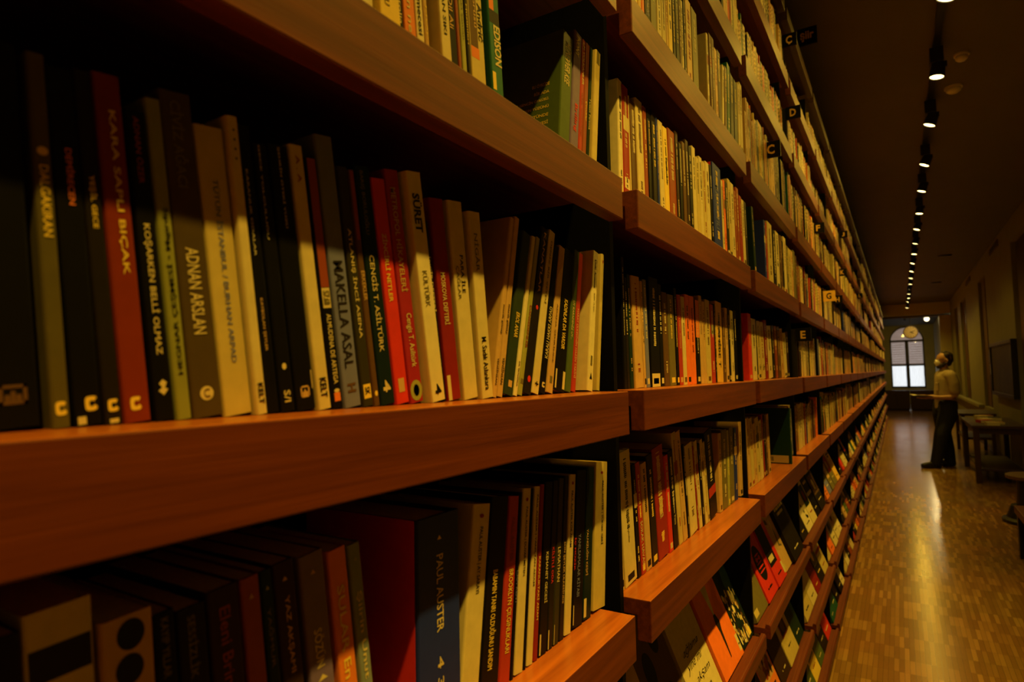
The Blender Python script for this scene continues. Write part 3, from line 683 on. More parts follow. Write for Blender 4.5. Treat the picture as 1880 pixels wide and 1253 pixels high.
def translucent(name, col, t, k, sc_, axis='Z'):
    m = bpy.data.materials.new(name)
    nt, p = nodes(m)
    d = nt.nodes.new('ShaderNodeBsdfDiffuse'); d.inputs[0].default_value = (*col, 1)
    tl = nt.nodes.new('ShaderNodeBsdfTranslucent'); tl.inputs[0].default_value = (*t, 1)
    tcn = nt.nodes.new('ShaderNodeTexCoord')
    wv = nt.nodes.new('ShaderNodeTexNoise'); wv.inputs['Scale'].default_value = 1
    mpn = nt.nodes.new('ShaderNodeMapping'); mpn.inputs['Scale'].default_value = sc_
    nt.links.new(tcn.outputs['Object'], mpn.inputs[0]); nt.links.new(mpn.outputs[0], wv.inputs[0])
    r_ = nt.nodes.new('ShaderNodeMapRange'); r_.inputs['To Min'].default_value = k[0]; r_.inputs['To Max'].default_value = k[1]
    nt.links.new(wv.outputs['Fac'], r_.inputs['Value'])
    mxs = nt.nodes.new('ShaderNodeMixShader')
    nt.links.new(r_.outputs[0], mxs.inputs[0]); nt.links.new(d.outputs[0], mxs.inputs[1]); nt.links.new(tl.outputs[0], mxs.inputs[2])
    nt.links.new(mxs.outputs[0], nt.nodes['Material Output'].inputs[0])
    return m


BLIND = translucent('blind_fabric', (.6, .5, .42), (.62, .52, .47), (.5, .8), (1.5, 1, 30))
LACE = translucent('lace_fabric', (.9, .9, .9), (1, 1, 1), (.75, 1.0), (40, 1, 3))
b = MB()
for k in range(10): b.box(-hw + .05, hw - .05, .052, .056, 1.06 + k * .106, 1.06 + k * .106 + .102)
poly = [(-hw + .05, WSP - WS + .04), (hw - .05, WSP - WS + .04)] + [((hw - .05) * math.cos(PI * i / N), WSP - WS + .04 + (AH - .06) * math.sin(PI * i / N)) for i in range(1, N)]
b.prism(poly, 'y', .052, .056)
b.build('blind', BLIND, win)
for sx in (-1, 1):
    b = MB()
    w = hw - .1
    nn = 24
    cx_ = sx * (hw / 2)
    top = 1.02
    pts = [(cx_ - w / 2 + w * i / nn, .075 + .012 * math.sin(i * 2.2)) for i in range(nn + 1)]
    vs_ = []
    for i, (x, y) in enumerate(pts):
        vs_ += [(x, y, .06), (x, y, top), (x, y + .002, top), (x, y + .002, .06)]
    fs_ = [(4 * i + j, 4 * i + (j + 1) % 4, 4 * i + 4 + (j + 1) % 4, 4 * i + 4 + j) for i in range(nn) for j in range(4)]
    b.add(vs_, fs_)
    b.build('curtain', LACE, win)
# ------------------------------------------------------------------ bookcase bays
ROWS = [EYE - .357 + .3305 * i for i in range(6)]            # top of each book shelf, lowest first
ROWS[1] = EYE - .0245
ROWS[0] = EYE - .356
FH = .065
LIPS = [EYE - .725, EYE - 1.065, EYE - 1.405]                # face-out ledges, highest first
NB = 22
S = [-.075, .951] + [1.922 + 1.0035 * i for i in range(NB - 2)]
E_ = [.885, 1.854] + [2.858 + 1.0035 * i for i in range(NB - 2)]
BAYSAY = ['nearest bay', 'second bay', 'third bay', 'fourth bay', 'fifth bay', 'sixth bay', 'seventh bay', 'eighth bay', 'ninth bay', 'tenth bay', 'eleventh bay',
          'twelfth bay', 'thirteenth bay', 'fourteenth bay', 'fifteenth bay', 'sixteenth bay', 'seventeenth bay', 'eighteenth bay', 'nineteenth bay',
          'twentieth bay', 'twenty-first bay', 'farthest bay']
SLOPE = math.radians(23)


def make_bay(i):
    y0, y1 = S[i], E_[i]
    w = y1 - y0
    lab = 'tall wooden fronted black bookcase section, %s from the camera along the left wall' % BAYSAY[i].replace(' bay', '') if i else \
        'tall wooden fronted black bookcase section filling the left of the photo, nearest the camera'
    if i == NB - 1: lab = 'tall wooden fronted black bookcase section, farthest along the left wall beside the window'
    r = tag(empty('bookcase', (0, y0, 0)), lab, 'bookcase', 'bookcase sections along the left wall')
    for z in ROWS:
        b = MB()
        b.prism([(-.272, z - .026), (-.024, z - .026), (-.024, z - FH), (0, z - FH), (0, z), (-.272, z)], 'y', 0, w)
        b.m[-2] = 1                                            # same wood, upper face coloured paler as if lit from above
        b.build('shelf', [WOOD, WOODLIT], r, bevel=.0015)
    zt = EYE + 1.63
    b = MB(); b.box(-.272, -.03, 0, w, zt - .03, zt); b.box(-.03, 0, 0, w, zt - .055, zt); b.build('top_board', DARKWOOD, r, bevel=.0015)
    b = MB(); b.box(-.12, -.09, 0, w + .0655, zt, ZC - .06); b.build('top_panel', PANELDARK, r)
    b = MB(); b.box(-.2725, -.045, w + .052, w + .0655, .0455, zt - .031); b.build('side_panel', BLACKBOARD, r)
    if i == 0:
        b = MB(); b.box(-.2725, -.045, -.02, -.005, 0, zt); b.build('side_panel', BLACKBOARD, r)
    b = MB(); b.box(-.30, -.273, 0, w + .0655, 0, ZC - .1); b.build('back_panel', BLACKBOARD, r)
    for z in LIPS:
        b = MB()
        a, c = -.052, z - .012                                # foot of the sloping panel
        L = .31 if z > .5 else .315
        dx, dz = -math.sin(SLOPE), math.cos(SLOPE)
        b.prism([(a, c), (a + dx * L, c + dz * L), (a + dx * L - .012, c + dz * L), (a - .013, c - .004)], 'y', 0, w)
        b.build('sloping_panel', BLACKBOARD, r)
        b = MB()
        b.prism([(-.07, c - .018), (-.016, c - .018), (-.012, c - .029), (0, c - .029), (0, z - .004), (-.004, z), (-.013, z), (-.015, c), (-.07, c)], 'y', 0, w)
        b.build('display_ledge', WOOD, r, bevel=.001)
    b = MB(); b.box(-.272, -.012, 0, w + .0655, 0, .045); b.build('plinth', DARKWOOD, r)
    return r


for i in range(NB): make_bay(i)

# ------------------------------------------------------------------ books
ORD = ['first', 'second', 'third', 'fourth', 'fifth', 'sixth', 'seventh', 'eighth', 'ninth', 'tenth', 'eleventh', 'twelfth', 'thirteenth', 'fourteenth',
       'fifteenth', 'sixteenth', 'seventeenth', 'eighteenth', 'nineteenth', 'twentieth'] + ['twenty-' + s for s in
       ('first', 'second', 'third', 'fourth', 'fifth', 'sixth', 'seventh', 'eighth', 'ninth')] + ['thirtieth'] + ['thirty-' + s for s in
       ('first', 'second', 'third', 'fourth', 'fifth', 'sixth', 'seventh', 'eighth', 'ninth')] + ['fortieth', 'forty-first', 'forty-second']
ROWSAY = ['lowest shelf', 'second shelf', 'third shelf', 'fourth shelf', 'fifth shelf', 'sixth shelf']


def cover_mesh(t, h, D, c, mats):
    b = MB()
    r = min(.0018, t * .3)
    out = [(-D, 0), (-r * 1.2, 0), (-r * .3, r * .35), (0, r), (0, t - r), (-r * .3, t - r * .35), (-r * 1.2, t), (-D, t)]
    inn = [(-D, t - c), (-c - r, t - c), (-c - r, c), (-D, c)]
    b.prism(out + inn, 'z', 0, h)
    return b.mesh('cover', mats)


def spine_marks(b, marks, t, h):
    """flat printing on the spine, x a hair in front of it; returns groups {ink: MB}"""
    out = {}
    for kind, s, ink, v0, v1, w, u in marks:
        m = MB()
        out[(kind in ('t', 'u', 'dash'), ink, len(out))] = m
        x = .00025
        cy = t * u
        ww = t * w
        if kind in ('t', 'u'):
            pts, fs_ = text_pts(s, .03 if w >= .5 and len(s) <= 7 else .012)
            L = v1 - v0
            if kind == 't': vv = [(x + .0002, cy - ww / 2 + q * ww, v1 - p_ * L) for p_, q in pts]
            else: vv = [(x + .0002, cy + ww / 2 - q * ww, v0 + p_ * L) for p_, q in pts]
            m.add(vv, fs_)
        elif kind in ('box', 'band'):
            xx = x * (.5 if kind == 'band' else 1)
            v0 = max(v0, .0003); v1 = min(v1, h - .0003)
            y0, y1 = max(.0016, cy - ww / 2), min(t - .0016, cy + ww / 2)
            m.box(0, xx, y0, y1, v0, v1)
        elif kind == 'frame':
            e = ww * .14
            y0, y1 = cy - ww / 2, cy + ww / 2
            for q in ((y0, y1, v0, v0 + e), (y0, y1, v1 - e, v1), (y0, y0 + e, v0, v1), (y1 - e, y1, v0, v1),
                      (y0 + ww * .2, y0 + ww * .4, v0 + e, v0 + (v1 - v0) * .5), (y0 + ww * .42, y0 + ww * .58, v0 + e, v0 + (v1 - v0) * .68),
                      (y0 + ww * .6, y0 + ww * .8, v0 + e, v0 + (v1 - v0) * .5)):
                m.box(0, x, *q)
        elif kind in ('disc', 'c'):
            n = 20
            zc, rz = (v0 + v1) / 2, (v1 - v0) / 2
            pw = .55 if kind == 'c' else 1.0
            sg = lambda q: math.copysign(abs(q) ** pw, q)
            ring = [(x, cy + ww / 2 * sg(math.cos(2 * PI * i / n)), zc + rz * sg(math.sin(2 * PI * i / n))) for i in range(n)]
            if kind == 'disc':
                m.add(ring, [tuple(range(n))])
            else:
                inner = [(x, cy + ww * .22 * math.cos(2 * PI * i / n) + ww * .05, zc + rz * .42 * math.sin(2 * PI * i / n)) for i in range(n)]
                m.add(ring + inner, [(i, (i + 1) % n, n + (i + 1) % n, n + i) for i in range(n) if i not in (0, 19, 1)])
        elif kind == 'tri':
            m.add([(x, cy - ww / 2, v0), (x, cy + ww / 2, v0), (x, cy, v1)], [(0, 1, 2)])
        elif kind == 'leaf':
            H = v1 - v0
            m.add([(x, cy, v0), (x, cy + ww * .5, v0 + H * .35), (x, cy + ww * .15, v0 + H * .45), (x, cy + ww * .4, v0 + H * .8), (x, cy, v1),
                   (x, cy - ww * .4, v0 + H * .75), (x, cy - ww * .1, v0 + H * .5), (x, cy - ww * .5, v0 + H * .3)], [(0, 1, 2, 3, 4, 5, 6, 7)])
        elif kind == 'dots':
            for j in range(4):
                zc = v0 + (v1 - v0) * (j + .5) / 4
                rr_ = ww * .35
                m.add([(x, cy + rr_ * math.cos(2 * PI * i / 10), zc + rr_ * math.sin(2 * PI * i / 10)) for i in range(10)], [tuple(range(10))])
        elif kind == 'dash':                                   # lettering too small to read
            RR = random.Random(s)
            z = v1
            while z > v0:
                l = RR.uniform(.0012, .0026)
                if RR.random() < .84:
                    m.box(0, x, cy - ww / 2 * RR.uniform(.6, 1), cy + ww / 2 * RR.uniform(.6, 1), max(v0, z - l), z)
                z -= l + .0011
    return out


def make_book(y0, y1, h, lean, col, z, marks, label, group, xs=-.055, D=.135, hard=False, side=None):
    """one upright book: root at the foot of its spine"""
    a = math.radians(lean)
    t = max(.0035, (y1 - y0) * math.cos(a) - .0004)
    r = tag(empty('book'), label, 'book', group)
    # leans about the lower edge that touches the shelf
    if lean <= 0: r.location = (xs, y0, z + .0003)
    else: r.location = (xs, y1 - t * math.cos(a), z + .0003 + t * math.sin(a))
    r.rotation_euler = (-a, 0, 0)
    c = .0025 if hard else .0007
    cm = [COV[col]]
    link('cover', cover_mesh(t, h, D, c, cm), r)
    i = .004 if hard else .0012
    b = MB(); b.box(-D + i, -.004, c, t - c, i * .6, h - i)
    b.build('page_block', PAPER, r)
    if side:                                                   # the big front board of the thick hardback is another colour
        b = MB(); b.box(-D, -.004, -.0006, 0, .0, h); b.build('front_board', COV[side], r)
    for (istext, ink, _k), m in spine_marks(None, marks, t, h).items():
        m.build('spine_lettering' if istext else 'spine_emblem', INK[ink], r)
    return r, t


R = random.Random(4)
SIZEW = lambda t: 'slim' if t < .009 else ('thick' if t > .021 else 'mid-width')


def rand_marks(col, t, h, R, seed):
    light = sum(PAL[col]) > .9
    ink = R.choice(['offblack', 'black', 'brown', 'darkred']) if light else R.choice(['cream', 'ivory', 'yellow', 'tan', 'cream'])
    v1 = h * R.uniform(.86, .95)
    v0 = h * R.uniform(.35, .6)
    mk = [('dash', str(seed), ink, v0, v1, R.uniform(.22, .4), .5)]
    say = '%s lettering' % SAY[ink]
    q = R.random()
    if q < .4: mk.append(('dash', str(seed) + 'b', ink, h * .14, h * R.uniform(.22, .32), .3, .5))
    if q > .55:
        mk.append(('box', '', ink, .006, .017, .55, .5)); say += ' and foot emblem'
    elif q < .12:
        e = R.choice(['cream', 'rust', 'olive', 'tan'])
        if e != col:
            mk.insert(0, ('band', '', e, h * .62, h * .74, 1, .5)); say += ' on %s band' % SAY[e]
    return mk, say


SPAN = {'U0': .902, 'M1': 1.900, 'L1': 1.897, 'U1': 1.896, 'UU1': 1.896, 'M2': 2.905, 'U2': 2.905, 'L2': 2.905}
RI = {'L': 0, 'M': 1, 'U': 2, 'UU': 3, 'V': 4}
nbook = 0


def fit(tab, hi):
    mxv = max(b[1] for b in tab); mnv = tab[0][0]
    if mxv <= hi: return tab
    k = (hi - mnv) / (mxv - mnv)
    return [(mnv + (b[0] - mnv) * k, mnv + (b[1] - mnv) * k) + tuple(b[2:]) for b in tab]


def short_label(desc, where):
    lab = desc + ', ' + where
    for a, c in ((' from left on the ', ' on '), ('mid-width ', ''), (' lettering and foot emblem', ' marks'), (' lettering', ''), ('yellowish ', ''), ('slim ', '')):
        if len(lab.split()) <= 16: break
        lab = lab.replace(a, c)
    return lab


def place_table(key):
    global nbook
    row, bay = RI[key[:-1]], int(key[-1])
    tab = TABLES[key]
    if key in SPAN: tab = fit(tab, SPAN[key])
    prev = None
    for n, (y0, y1, h, lean, col, desc, marks, dx) in enumerate(tab):
        if prev is not None and lean < prev - .9: lean = prev - .9
        prev = lean
        z = ROWS[row]
        t = y1 - y0
        if not marks or desc == '':
            mk, say = rand_marks(col, t, h, R, nbook)
            if desc == '': marks = (marks or []) + mk
        if desc == '':
            desc = '%s %s book with %s' % (SIZEW(t), SAY[col], say)
        where = '%s from left on the %s, %s' % (ORD[n], ROWSAY[row], BAYSAY[bay])
        lab = short_label(desc, where)
        big = col == 'navy' and t > .03
        D = .19 if col == 'green' and bay == 0 else (.16 if big else R.uniform(.128, .142))
        make_book(y0, y1, h, lean, col, z, marks, lab, 'books on the %s of the %s' % (ROWSAY[row], BAYSAY[bay]), xs=-.055 + dx, D=D,
                  hard=big or (key == 'L0' and n == len(tab) - 1), side='red' if big else None)
        nbook += 1


for key in ('M0', 'L0', 'U0', 'M1', 'U1', 'L1', 'UU1', 'M2', 'U2', 'L2'): place_table(key)

CHOICE = ['cream'] * 7 + ['cream2'] * 6 + ['ivory'] * 2 + ['tan'] * 7 + ['black'] * 7 + ['offblack'] * 5 + ['brown'] * 6 + ['darkbrown'] * 4 + ['rust'] * 4 + ['umber'] * 2 + \
    ['red2'] * 2 + ['darkred'] * 2 + ['orange', 'orange2'] + ['olive'] * 3 + ['yellow', 'yellow2', 'yellow2'] + ['teal', 'darkgreen', 'slate', 'navy', 'lime', 'red']


def shelf_run(y0, y1, R, keep=None):
    """a plausible row of books between y0 and y1: (y0, y1, h, lean, colour)"""
    y = y0 + .006
    out = []
    lean = R.choice([0, 0, -2, -4, 1, 0])
    runcol = None
    while y < y1 - .02:
        if runcol and R.random() < .3: col = runcol
        else: col = R.choice(CHOICE)
        runcol = col if col in ('cream', 'cream2', 'tan', 'orange2', 'brown', 'ivory') else None
        t = R.choice([R.uniform(.007, .013), R.uniform(.010, .02), R.uniform(.018, .03)])
        h = R.choice([.195, .195, .205, .21, R.uniform(.155, .235), R.uniform(.17, .2)])
        if y + t > y1 - .01: break
        out.append((y, y + t, h, lean, col))
        y += t + .0008
        if R.random() < .06:
            g = R.uniform(.02, .07)
            y += g
            lean = min(4, lean + R.choice([0, 2, 3])) if lean < 0 else R.choice([lean, lean + 3])
    # keep the last tilted books clear of the upright
    return [(a, c, h, min(l, 0) if c > y1 - .06 else l, col) for a, c, h, l, col in out]


# fifth shelf of the second bay and fourth shelf of the third: still large enough to be single books
for row, bay in ((4, 1), (3, 2)):
    RR = random.Random(70 + row)
    for n, (y0, y1, h, lean, col) in enumerate(shelf_run(S[bay], E_[bay] + .04, RR)):
        if n >= 26: lean = 0
        mk, say = rand_marks(col, y1 - y0, h, RR, nbook)
        make_book(y0, y1, h, max(lean, -.5), col, ROWS[row], mk, short_label('%s %s book with %s' % (SIZEW(y1 - y0), SAY[col], say), '%s from left on the %s, %s' % (ORD[min(n, 41)], ROWSAY[row], BAYSAY[bay])),
                  'books on the %s of the %s' % (ROWSAY[row], BAYSAY[bay]), xs=-.012)
        nbook += 1

# the green board facing the camera with a bar code label, third bay, lowest shelf
r, t = make_book(2.600, 2.622, .215, 0, 'pine', ROWS[0], [('dash', 'q', 'cream', .08, .18, .4, .5)],
                 'pine green hardback with pale bar code label on its visible cover, lowest shelf, third bay', 'books on the lowest shelf of the third bay', xs=-.02, D=.15, hard=True)
b = MB(); b.box(-.12, -.01, -.0012, -.0004, .004, .032)
o = b.build('price_label', INK['cream'], r)
b = MB()
for k in range(14): b.box(-.108 + k * .0032, -.108 + k * .0032 + (.0012 if k % 3 else .002), -.0016, -.0012, .010, .026)
b.build('bar_code', INK['black'], o)
# back-cover lines of the broad green paperback, third shelf of the nearest bay
for o in [o for o in COL.objects if o.name.startswith('book') and o.get('label', '').startswith('broad green paperback')]:
    m = MB()
    for k, (s, w) in enumerate((('BU ÖYKÜDE', .030), ('BİR ADA', .026), ('ÜÇ GENCİN ÖYKÜSÜ.', .062), ('AŞKIN YÜZÜNÜ', .050), ('PARİS ÜSTÜNDE', .058), ('VE TÜM HİKÂYESİ', .062), ('OLANLARI KARAR MERAKLA', .078))):
        pts, fs_ = text_pts(s)
        zz = .130 - k * .0125
        m.add([(-.020 - w + p_ * w, -.0003, zz + q * .0065) for p_, q in pts], fs_)
    m.build('back_cover_text', INK['yellow'], o)

# ------------------------------------------------------------------ everything further along the wall: one mass of spines
b = MB()
MATS = list(PAL)
MI = {k: i for i, k in enumerate(MATS)}
RS = random.Random(11)


def stuff_book(y0, y1, h, lean, col, z, xs, D=.13):
    a = math.radians(lean)
    t = y1 - y0
    ca, sa = math.cos(a), math.sin(a)
    t *= ca
    if lean <= 0: oy, oz = y0, z + .0003
    else: oy, oz = y1 - t * ca, z + .0003 + t * sa
    P = lambda x, y, zz: (xs + x, oy + y * ca + zz * sa, oz - y * sa + zz * ca)
    def bx(x0, x1, ya, yb, za, zb, mi):
        b.add([P(x0, ya, za), P(x1, ya, za), P(x1, yb, za), P(x0, yb, za), P(x0, ya, zb), P(x1, ya, zb), P(x1, yb, zb), P(x0, yb, zb)],
              [(0, 3, 2, 1), (4, 5, 6, 7), (0, 1, 5, 4), (1, 2, 6, 5), (2, 3, 7, 6), (3, 0, 4, 7)], mi)
    bx(-D, 0, 0, t, 0, h, MI[col])
    ink = 'offblack' if sum(PAL[col]) > .9 else RS.choice(['cream', 'yellow', 'tan'])
    for k in range(RS.randint(3, 7)):
        v = h * (.92 - k * .085)
        bx(0, .0003, t * .34, t * .66, v - h * RS.uniform(.03, .07), v, MI[ink])


DONE = {(0, 0), (1, 0), (2, 0), (0, 1), (1, 1), (2, 1), (3, 1), (0, 2), (1, 2), (2, 2), (4, 1), (3, 2)}
GAPS = {}
for bay in range(1, NB):
    for row in range(6):
        if (row, bay) in DONE: continue
        xs = RS.choice([-.02, -.035, -.055]) if row > 1 else RS.choice([-.04, -.055])
        for y0, y1, h, lean, col in shelf_run(S[bay], E_[bay] + .045, RS):
            if any(g[0] == row and y0 < g[1] + .03 and y1 > g[1] - .01 for g in ((4, 2.95), (5, 2.93), (3, 3.8), (2, 4.2), (2, 4.9), (1, 2.94))): continue
            stuff_book(y0, y1, h, lean, col, ROWS[row], xs)
o = b.build('distant_books', [COV[k] for k in MATS])
tag(o, 'countless small book spines filling the far shelves all the way to the window', 'books', kind='stuff')

# ------------------------------------------------------------------ letter signs on thin black dividers
def sign(ch, y, row, zc, word, where, fg='yellow2', bgc='black', w=.055, x=.004):
    z0 = ROWS[row] if row < 6 else EYE + 1.63
    r = tag(empty('letter_sign', (x, y, z0)), where, 'sign', 'alphabet signs on the shelves')
    h = zc - z0
    b = MB(); b.box(-.17, -.03, 0, .004, 0, h + .027); b.build('divider_plate', BLACKMETAL, r)
    b = MB(); b.box(-.03, w - .03 + .004, -.004, .006, h - w * .52, h + w * .52); b.build('sign_plate', COV[bgc], r, bevel=.0008)
    pts, fs_ = text_pts(ch, .03)
    m = MB()
    k = w * .62
    wd = k * (.75 if ch not in 'EFLJ' else .6)
    if len(ch) > 1: wd = k * 1.2
    hh = k * (1.28 if ch == 'Ç' else 1)
    m.add([(-.03 + w / 2 - wd / 2 + p_ * wd, -.0046, h - k / 2 - (hh - k) + q * hh) for p_, q in pts], fs_)
    m.build('letter', INK[fg], r)


for ch, y, row, zc, where in (('C', 2.30, 3, EYE + .785, 'black plate with gold letter C on the fourth shelf'),
                              ('D', 2.95, 4, EYE + 1.155, 'black plate with gold letter D on the fifth shelf'),
                              ('Ç', 2.93, 5, EYE + 1.48, 'black plate with gold letter C with cedilla near the top'),
                              ('F', 3.80, 3, EYE + .80, 'black plate with gold letter F on the fourth shelf'),
                              ('E', 2.935, 1, EYE + .16, 'black plate with gold letter E above low books on the second shelf'),
                              ('H', 4.90, 2, EYE + .505, 'black plate with gold letter H right of the yellow plate'),
                              ('J', 5.85, 4, EYE + 1.15, 'small black plate with gold letter J on the fifth shelf'),
                              ('K', 5.50, 3, EYE + .78, 'small black plate with gold letter K on the fourth shelf'),
                              ('L', 8.10, 3, EYE + .86, 'far small black plate with gold letter L on the fourth shelf'),
                              ('şiir', 3.52, 6, EYE + 1.77, 'black plate with gold script word on top of the bookcase')):
    sign(ch, y, row, zc, '', where, w=.055 if len(ch) == 1 else .09)
sign('G', 4.20, 2, EYE + .458, '', 'yellow plate with dark letter G on the third shelf', fg='offblack', bgc='yellow2', w=.062)

# ------------------------------------------------------------------ face-out books on the sloping ledges
DX, DZ = -math.sin(SLOPE), math.cos(SLOPE)


def display_book(y0, w, h, t, col, lip, art, label, group, seed=0, off=0.0, R=None):
    """lies back against the sloping panel; local x out of the cover, y along the shelf, z up the slope"""
    r = tag(empty('display_book'), label, 'book', group)
    r.location = (-.050 + off * DZ, y0, lip - .0115 + off * -DX + .0006)
    r.rotation_euler = (0, -SLOPE, 0)
    b = MB()
    c = .0008
    b.prism([(c, 0), (t, 0), (t, w), (c, w), (c, w - .0006), (t - c, w - .0006), (t - c, c), (c, c)], 'z', 0, h)
    b.box(0, c, 0, w, 0, h)
    b.build('cover', COV[col], r)
    b = MB(); b.box(c, t - c, c, w - .003, .0015, h - .0015); b.build('page_block', PAPERW, r)
    x = t + .0003
    grp = {}
    def g(ink):
        if art in ('ovals', 'script', 'blackpanel', 'block'): grp[(ink, len(grp))] = m_ = MB(); return m_
        return grp.setdefault((ink, 0), MB())
    def oval(ink, cy, cz, ry, rz, xx=x, n=20): g(ink).add([(xx, cy + ry * math.cos(2 * PI * i / n), cz + rz * math.sin(2 * PI * i / n)) for i in range(n)], [tuple(range(n))])
    def quad(ink, ya, yb, za, zb, xx=x): g(ink).box(t, xx, ya, yb, za, zb)
    def txt(ink, s, ya, yb, za, zb, bold=.01, sh=0):
        pts, fs_ = text_pts(s, bold, sh)
        g(ink).add([(x + .0004, ya + p_ * (yb - ya), za + q * (zb - za)) for p_, q in pts], fs_)
    def dashes(ink, ya, yb, z, hh, sd):
        RR = random.Random(sd)
        y = ya
        m_ = g(ink)
        while y < yb:
            l = RR.uniform(.003, .007)
            if RR.random() < .85: m_.box(t, x + .0004, y, min(yb, y + l), z, z + hh * RR.uniform(.7, 1))
            y += l + .0018
    RR = random.Random(seed)
    if art == 'ovals':
        oval('black', w * .32, h * .6, w * .14, h * .13); oval('black', w * .68, h * .78, w * .14, h * .13)
        oval('black', w * .68, h * .3, w * .14, h * .13)
    elif art == 'script':
        txt('offblack', 'ağlama', w * .2, w * .8, h * .52, h * .62, -.005, .5)
        txt('offblack', 'yine mi', w * .15, w * .75, h * .38, h * .48, -.005, .5)
        txt('offblack', 'akşam', w * .3, w * .85, h * .24, h * .33, -.005, .5)
        txt('offblack', 've ben', w * .2, w * .7, h * .1, h * .2, -.005, .5)
    elif art == 'pencil':
        g('cream').add([(x, w * .38, h * .82), (x, w * .62, h * .82), (x, w * .52, h * .52), (x, w * .48, h * .52)], [(0, 1, 2, 3)])
        g('offblack').add([(x + .0004, w * .46, h * .52), (x + .0004, w * .54, h * .52), (x + .0004, w * .60, h * .43), (x + .0004, w * .55, h * .36), (x + .0004, w * .51, h * .10), (x + .0004, w * .485, h * .10),
                           (x + .0004, w * .47, h * .36), (x + .0004, w * .43, h * .44)], [tuple(range(8))])
        quad('cream', w * .9, w * .995, 0.01, h * .2); dashes('black', w * .92, w * .98, h * .1, .004, 1)
    elif art == 'forest':
        for k in range(90):
            zz = RR.uniform(.02, .55) * h; yy = RR.uniform(.04, .9) * w
            oval(RR.choice(['cream', 'offblack', 'tan', 'brown', 'ivory']), yy, zz, RR.uniform(.003, .010), RR.uniform(.004, .014), x + k * .00001, 7)
        quad('yellow', w * .72, w * .9, h * .03, h * .1, x + .001)
    elif art == 'portrait':
        oval('black', w * .5, h * .5, w * .33, h * .26)
        for k in range(5): oval(col, w * .5, h * (.38 + .06 * k), w * (.26 - .02 * k), h * .012, x + .0003)
        oval(col, w * .38, h * .56, w * .07, h * .035, x + .0004); oval(col, w * .62, h * .56, w * .07, h * .035, x + .0004)
        dashes('black', w * .3, w * .7, h * .12, .006, 3)
    elif art == 'blackpanel':
        quad('black', 0.002, w * .72, h * .28, h * .985); quad('cream', w * .1, w * .55, h * .34, h * .42, x + .0008)
        dashes('black', w * .14, w * .5, h * .365, .008, 5); dashes('black', w * .3, w * .7, h * .12, .005, 6)
        quad('cream', w * .86, w * .99, .01, h * .22, x + .0005)
    elif art == 'triangles':
        for k in range(9):
            yy = RR.uniform(.08, .8) * w; zz = RR.uniform(.3, .85) * h; s_ = RR.uniform(.02, .05)
            g(RR.choice(['cream', 'brown', 'tan', 'olive'])).add([(x + k * .00005, yy, zz), (x + k * .00005, yy + s_, zz - s_ * .2), (x + k * .00005, yy + s_ * .4, zz + s_ * 1.5)], [(0, 1, 2)])
        quad('cream2', w * .02, w * .3, .01, h * .12)
    elif art == 'photo':
        quad('tan', w * .06, w * .94, h * .3, h * .94)
        for k in range(30): oval(RR.choice(['brown', 'darkbrown', 'rust', 'tan']), RR.uniform(.2, .85) * w, RR.uniform(.36, .86) * h, RR.uniform(.006, .02), RR.uniform(.006, .02), x + .0002 + k * .00001, 9)
        dashes('darkbrown', w * .2, w * .8, h * .18, .008, seed); dashes('darkbrown', w * .3, w * .7, h * .1, .005, seed + 1)
    elif art == 'framed':
        quad('rust', w * .22, w * .78, h * .36, h * .86); quad('offblack', w * .28, w * .72, h * .40, h * .82, x + .0006)
        oval('tan', w * .5, h * .66, w * .08, h * .06, x + .0009); oval('brown', w * .5, h * .5, w * .14, h * .09, x + .0008)
        dashes('black', w * .35, w * .65, h * .2, .005, seed)
    elif art == 'swoosh':
        for k in range(10):
            a_ = k / 9
            oval('black', w * (.2 + .6 * a_), h * (.8 - .55 * a_ + .12 * math.sin(a_ * 6)), w * .07, h * .03, x + k * .00003)
        dashes('offblack', w * .25, w * .75, h * .12, .006, seed)
    else:
        light = sum(PAL[col]) > .9
        inkc = RR.choice(['offblack', 'black', 'darkred']) if light else RR.choice(['cream', 'ivory', 'yellow'])
        if art == 'block':
            q = RR.choice(['rust', 'olive', 'tan', 'brown', 'slate', 'red2', 'darkgreen', 'offblack'])
            if q == col: q = 'offblack' if light else 'tan'
            quad(q, w * .1, w * .9, h * .35, h * .8)
            oval(inkc, w * RR.uniform(.35, .65), h * .57, w * .16, h * .12, x + .0006)
            dashes(inkc, w * .15, w * .85, h * .87, .010, seed); dashes(inkc, w * .25, w * .75, h * .2, .006, seed + 1)
        elif art == 'stripe':
            quad(inkc, w * .02, w * .98, h * .45, h * .52); dashes(inkc, w * .12, w * .88, h * .7, .014, seed); dashes(inkc, w * .25, w * .75, h * .15, .006, seed + 3)
        else:
            dashes(inkc, w * .12, w * .88, h * .78, .012, seed); dashes(inkc, w * .2, w * .7, h * .70, .012, seed + 2); dashes(inkc, w * .3, w * .7, h * .12, .006, seed + 4)
    for (ink, _n), m in grp.items(): m.build('cover_print', INK[ink], r)
    return r


